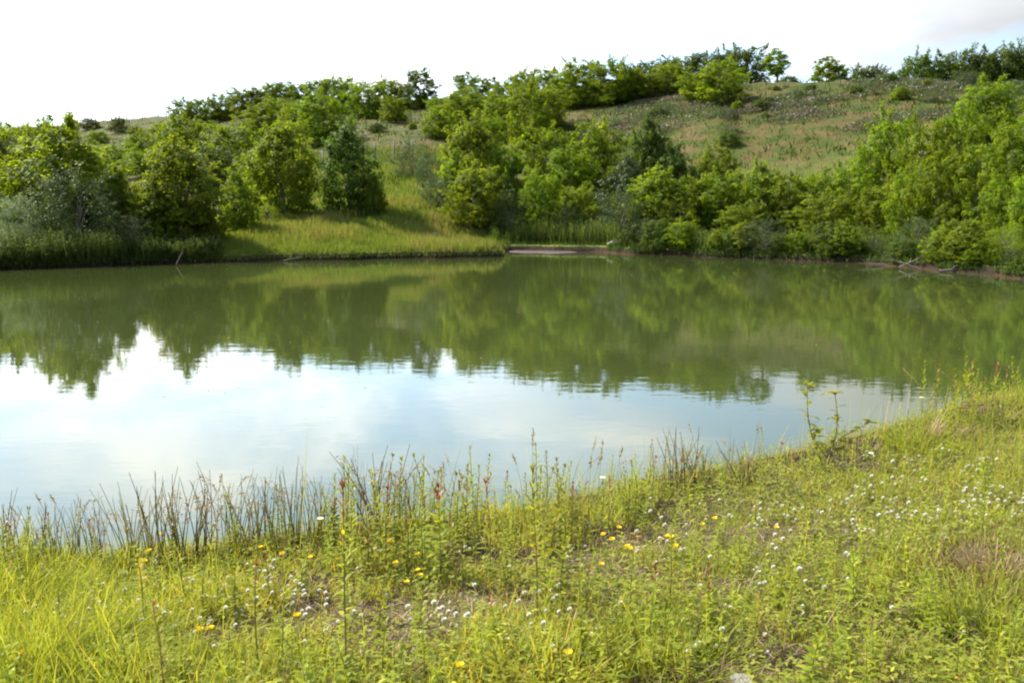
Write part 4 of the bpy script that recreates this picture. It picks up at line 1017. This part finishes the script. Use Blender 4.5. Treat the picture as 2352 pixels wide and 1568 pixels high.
# ---- sapling on the right
def sapling():
    x, y, z = foot(1895, 1075); e = empty('sapling', (x, y, z)); tag(e, 'young sapling with two leaders and bright leaves at the right water edge', 'sapling')
    r = np.random.default_rng(5); g = Geo(); gl = Geo(); tops = [(1862, 888), (1918, 902), (1880, 990), (1935, 1010), (1985, 962)]
    for i, (px, py) in enumerate(tops):
        tp = np.array([x_at(px, py, y) - x, r.uniform(-.1, .1), z_at(py, y) - z]); st = np.array([0, 0, 0]) if i < 2 else np.array([0, 0, .12])
        t = np.linspace(0, 1, 8)[:, None]; p = st + (tp - st) * t; p[:, 0] += .05 * np.sin(t[:, 0] * 3.1) * (1 if i % 2 else -1) ; p[0, 2] -= .03
        v, q = tube(p, np.linspace(.008 if i < 2 else .005, .002, 8), 6); g.add(v, q)
        n = 20 if i < 2 else 12; s = np.concatenate([r.uniform(.25, 1, n), np.full(8, 1.0)]); n = len(s)
        c = np.stack([np.interp(s, t[:, 0], p[:, k]) for k in range(3)], 1); a = r.uniform(0, 6.28, n)
        dd = nrm(np.stack([np.cos(a), np.sin(a), r.uniform(.1, .9, n)], 1)); gl.add(*strips(c, dd, nrm(np.cross(dd, np.array([0, 0, 1.0]))), r.uniform(.06, .11, n), r.uniform(.024, .04, n), .35, (.25, 1, .9, .08), np.clip(r.normal(.5, .15, n), 0, .85)))
    ob('stem', g.mesh('sapling_stem', M['stem'], True), e); ob('leaves', gl.mesh('sapling_leaves', M['weed']), e)
sapling()
# ---- grass tufts
def tuft(px, base, hgt, n, spread, label, matk, wind, tintb, seed, name='grass_tuft', w=(.003, .006)):
    r = np.random.default_rng(seed); x, y, z = foot(px, base); a = r.uniform(0, 6.28, n); rr = np.sqrt(r.uniform(0, 1, n)) * spread
    b = np.stack([np.cos(a) * rr, np.sin(a) * rr, np.full(n, -.02)], 1); g = Geo()
    dd = nrm(np.stack([np.cos(a) * .5 + wind[0] + r.normal(0, .25, n), np.sin(a) * .5 + wind[1] + r.normal(0, .25, n), np.ones(n)], 1))
    g.add(*strips(b, dd, rand_side(n, r), r.uniform(.5, 1, n) * hgt, r.uniform(*w, n), r.uniform(.15, .7, n), (1, 1, .9, .6, .08), np.clip(tintb + r.normal(0, .15, n), 0, 1)))
    o = ob(name, g.mesh(name, M[matk])); o.location = (x, y, z); tag(o, label, 'grass tuft', 'grass tufts on the near bank')
tuft(2165, 1010, .42, 420, .16, 'arching straw-coloured dry grass tuft at the right water edge', 'thatch', (.75, -.1), .85, 1)
tuft(2120, 1030, .34, 700, .28, 'bright green lush tuft under the arching straw tuft', 'grass', (.1, 0), .25, 2)
tuft(30, 1420, .42, 1400, .34, 'large lush yellow-green tuft at the left edge', 'grass', (.5, -.1), .3, 3)
tuft(150, 1560, .45, 1400, .30, 'lush wind-bent tuft at the lower left corner', 'grass', (.7, -.2), .25, 4)
tuft(0, 1300, .40, 420, .16, 'hazy green tuft at the left edge by the water', 'grass', (0, 0), .35, 5)
tuft(1290, 1560, .34, 260, .12, 'tuft of broad pale blades at the bottom middle', 'grass', (.3, -.1), .55, 6, w=(.006, .010))
tuft(2290, 1330, .28, 500, .26, 'reddish dry tuft near the right edge', 'thatch', (-.1, -.1), .6, 7)
tuft(880, 1560, .20, 300, .18, 'dry straw tuft at the bottom left of middle', 'thatch', (.4, 0), .8, 8)
tuft(1540, 1520, .26, 700, .28, 'lush green tuft right of the bottom middle', 'grass', (.2, -.1), .2, 9)
tuft(2320, 1460, .36, 700, .26, 'bright tuft near the lower right corner', 'grass', (.2, 0), .3, 10)

# ---- flowers
def clover_mesh(seed, big=1.0):
    r = np.random.default_rng(seed); g = Geo(); h = .11
    v, q = tube([(0, 0, -h), (.004, 0, -h * .5), (0, 0, 0)], .0011, 4); g.add(v, q, .5, mi=1)
    n = 56; ph = np.arccos(1 - 1.75 * (np.arange(n) + .5) / n); th = np.arange(n) * 2.4
    d = np.stack([np.sin(ph) * np.cos(th), np.sin(ph) * np.sin(th), np.cos(ph)], 1)
    sdv = nrm(np.cross(d, np.array([0.1, 0, 1.0])))
    g.add(*strips(d * .003, nrm(d + (0, 0, .25)), sdv, .0085 * big, .0042, 0, (.7, 1, .8), np.clip(1 - .9 * (ph / 2.4) ** 2 + r.normal(0, .1, n), 0, 1)))
    return g.mesh('clover_flower', [M['petal'], M['fstem']])
cl = [clover_mesh(i, 1 + .12 * (i % 3)) for i in range(4)]
def yellow_mesh(seed):
    r = np.random.default_rng(seed); g = Geo()
    v, q = tube([(0, 0, -.13), (.006, 0, -.06), (0, 0, 0)], .0012, 4); g.add(v, q, .5, mi=1)
    for k in range(6):
        a = k * 1.047; c = np.array([math.cos(a), math.sin(a), .25]) * .006
        n = 5; aa = a + r.normal(0, .5, n); dd = nrm(np.stack([np.cos(aa), np.sin(aa), r.uniform(.2, 1.4, n)], 1)); g.add(*strips(np.repeat(c[None], n, 0), dd, nrm(np.cross(dd, (0, 0, 1.0))), .012, .009, -.2, (.4, 1, .8), r.uniform(0, 1, n)))
    return g.mesh('trefoil_flower', [M['yellow'], M['fstem']])
yl = [yellow_mesh(i) for i in range(3)]
def flower(px, py, hgt, lib, name, label, cat, group, s=1.0):
    x, y, z = foot(px, py); dd = shore_dist(np.array([x]), np.array([y]))[0]
    if dd < .08: return False
    o = ob(name, lib[random.randrange(len(lib))]); o.location = (x, y, z + hgt); o.rotation_euler = (random.uniform(-.2, .2), random.uniform(-.2, .2), random.uniform(0, 6.28)); o.scale = (s, s, s)
    tag(o, label, cat, group); return True
r = np.random.default_rng(97)
zones = [(90, (20, 760, 1330, 1500), 'white clover head in the flowering patch at the left of the bank', 'white clover at the left'),
         (48, (760, 1400, 1290, 1500), 'white clover head scattered in the middle of the bank', 'white clover in the middle'),
         (60, (1400, 1960, 1180, 1400), 'white clover head around the bare ground right of middle', 'white clover by the bare ground'),
         (84, (1930, 2352, 1060, 1230), 'white clover head in the dense patch high on the right bank', 'white clover high on the right bank'),
         (18, (300, 2250, 1400, 1580), 'white clover head near the bottom edge', 'white clover near the bottom edge')]
for n, (x0, x1, y0, y1), lab, grp in zones:
    c = 0; tries = 0
    while c < n and tries < n * 6:
        tries += 1; px, py = r.uniform(x0, x1), y0 + (y1 - y0) * r.uniform() ** 1.3
        if float(vnoise(px * .012, py * .02, 5)) < -.25: continue
        c += flower(px, py, r.uniform(.07, .13), cl, 'clover_flower', lab, 'flower', grp, r.uniform(.6, 1.0))
G = Geo(); c = 0
while c < 260:
    px, py = (r.uniform(1900, 2400), r.uniform(1040, 1260)) if r.uniform() < .5 else (r.uniform(-20, 1900), r.uniform(1200, 1560))
    if float(vnoise(px * .012, py * .02, 5)) < -.1: continue
    x, y, z = foot(px, py)
    if shore_dist(np.array([x]), np.array([y]))[0] < .1: continue
    n = 20; dd = nrm(r.normal(0, 1, (n, 3)) + (0, 0, .8)); cc_ = np.array([x, y, z + r.uniform(.04, .09)])
    G.add(*strips(cc_ + dd * .002, dd, nrm(np.cross(dd, (.1, 0, 1.0))), .008, .004, 0, (.7, 1, .8), np.clip(.3 + dd[:, 2] * .6, 0, 1))); c += 1
tag(ob('clover_heads', G.mesh('clover_heads', M['petal'])), 'smallest white clover heads sunk in the near grass', 'clover', kind='stuff')
for px, py in [(880, 1262), (900, 1275), (910, 1330), (960, 1350), (965, 1362), (935, 1378), (685, 1462), (462, 1498), (487, 1494), (430, 1372), (540, 1355), (335, 1325), (325, 1245), (370, 1250), (345, 1300), (960, 1310), (1225, 1290), (1530, 1270), (1542, 1272), (1440, 1292), (1445, 1300), (1385, 1262), (1405, 1275), (1420, 1245), (1612, 1240), (1640, 1225), (1225, 1260), (1040, 1640), (1058, 1590), (1305, 1560), (35, 1570), (60, 1555), (20, 1580), (1550, 1295), (1380, 1340), (780, 1320), (600, 1290), (715, 1315), (650, 1305), (1780, 1250)]:
    side_ = 'left' if px < 760 else ('middle' if px < 1370 else 'right')
    flower(px, py + 12, .12, yl, 'trefoil_flower', 'yellow trefoil flower cluster in the grass at %s' % {'left': 'the left of the bank', 'middle': 'the middle of the bank', 'right': 'the right half of the bank'}[side_], 'flower', 'yellow trefoil at the ' + side_, 1.0 if py > 1400 else .9)
# daisies
def daisy(px, top, base, label):
    x, y, z = foot(px, base); h = z_at(top, y) - z; e = empty('daisy', (x, y, z)); tag(e, label, 'flower', 'daisies')
    g = Geo(); v, q = tube([(0, 0, -.02), (.01, 0, h * .5), (0, 0, h)], .0018, 5); g.add(v, q, .5); ob('stem', g.mesh('daisy_stem', M['fstem']), e)
    n = 18; a = np.arange(n) * 2 * math.pi / n; dd = nrm(np.stack([np.cos(a), np.sin(a) , .18 + 0 * a], 1)); g = Geo(); g.add(*strips(np.stack([0 * a, 0 * a, 0 * a + h], 1) + dd * .005, dd, nrm(np.cross(dd, (0, 0, 1.0))), .014, .0046, .1, (.6, 1, 1, .4), .9)); ob('petals', g.mesh('daisy_petals', M['petal']), e)
    g = Geo(); ph = np.linspace(0, 1.5, 5); g.add(*tube([(0, 0, h - .002), (0, 0, h + .001), (0, 0, h + .004), (0, 0, h + .006)], [.0075, .0075, .005, .0005], 10)); ob('disc', g.mesh('daisy_disc', M['yellow'], True), e)
daisy(1382, 1096, 1210, 'white daisy held highest by the water right of the gap')
daisy(740, 1190, 1300, 'white daisy at the right end of the middle rushes')
daisy(1995, 1040, 1120, 'small white daisy on the right bank below the sapling')
daisy(2110, 912, 992, 'single white daisy leaning over the water beside the arching straw tuft')
x, y, z = foot(1700, 1625); zt = z_at(1556, y); e = empty('umbel_flower', (x, y, z)); tag(e, 'cream flat-topped flower head cut by the bottom edge', 'flower')
g = Geo(); v, q = tube([(0, 0, -.02), (0, .004, (zt - z) * .5), (0, 0, zt - z - .02)], .002, 5); g.add(v, q, .5); ob('stem', g.mesh('umbel_stem', M['fstem']), e)
r = np.random.default_rng(8); n = 240; a = r.uniform(0, 6.28, n); rr = np.sqrt(r.uniform(0, 1, n)) * .035; dd = nrm(r.normal(0, .6, (n, 3)) + (0, 0, 1))
g = Geo(); g.add(*strips(np.stack([np.cos(a) * rr, np.sin(a) * rr, zt - z - rr * .2], 1), dd, nrm(np.cross(dd, (.1, 1, 0))), .006, .005, 0, (.6, 1, .6), .6)); ob('florets', g.mesh('umbel_florets', M['petal']), e)
print('trees', len(trees), 'objects', len(bpy.data.objects))
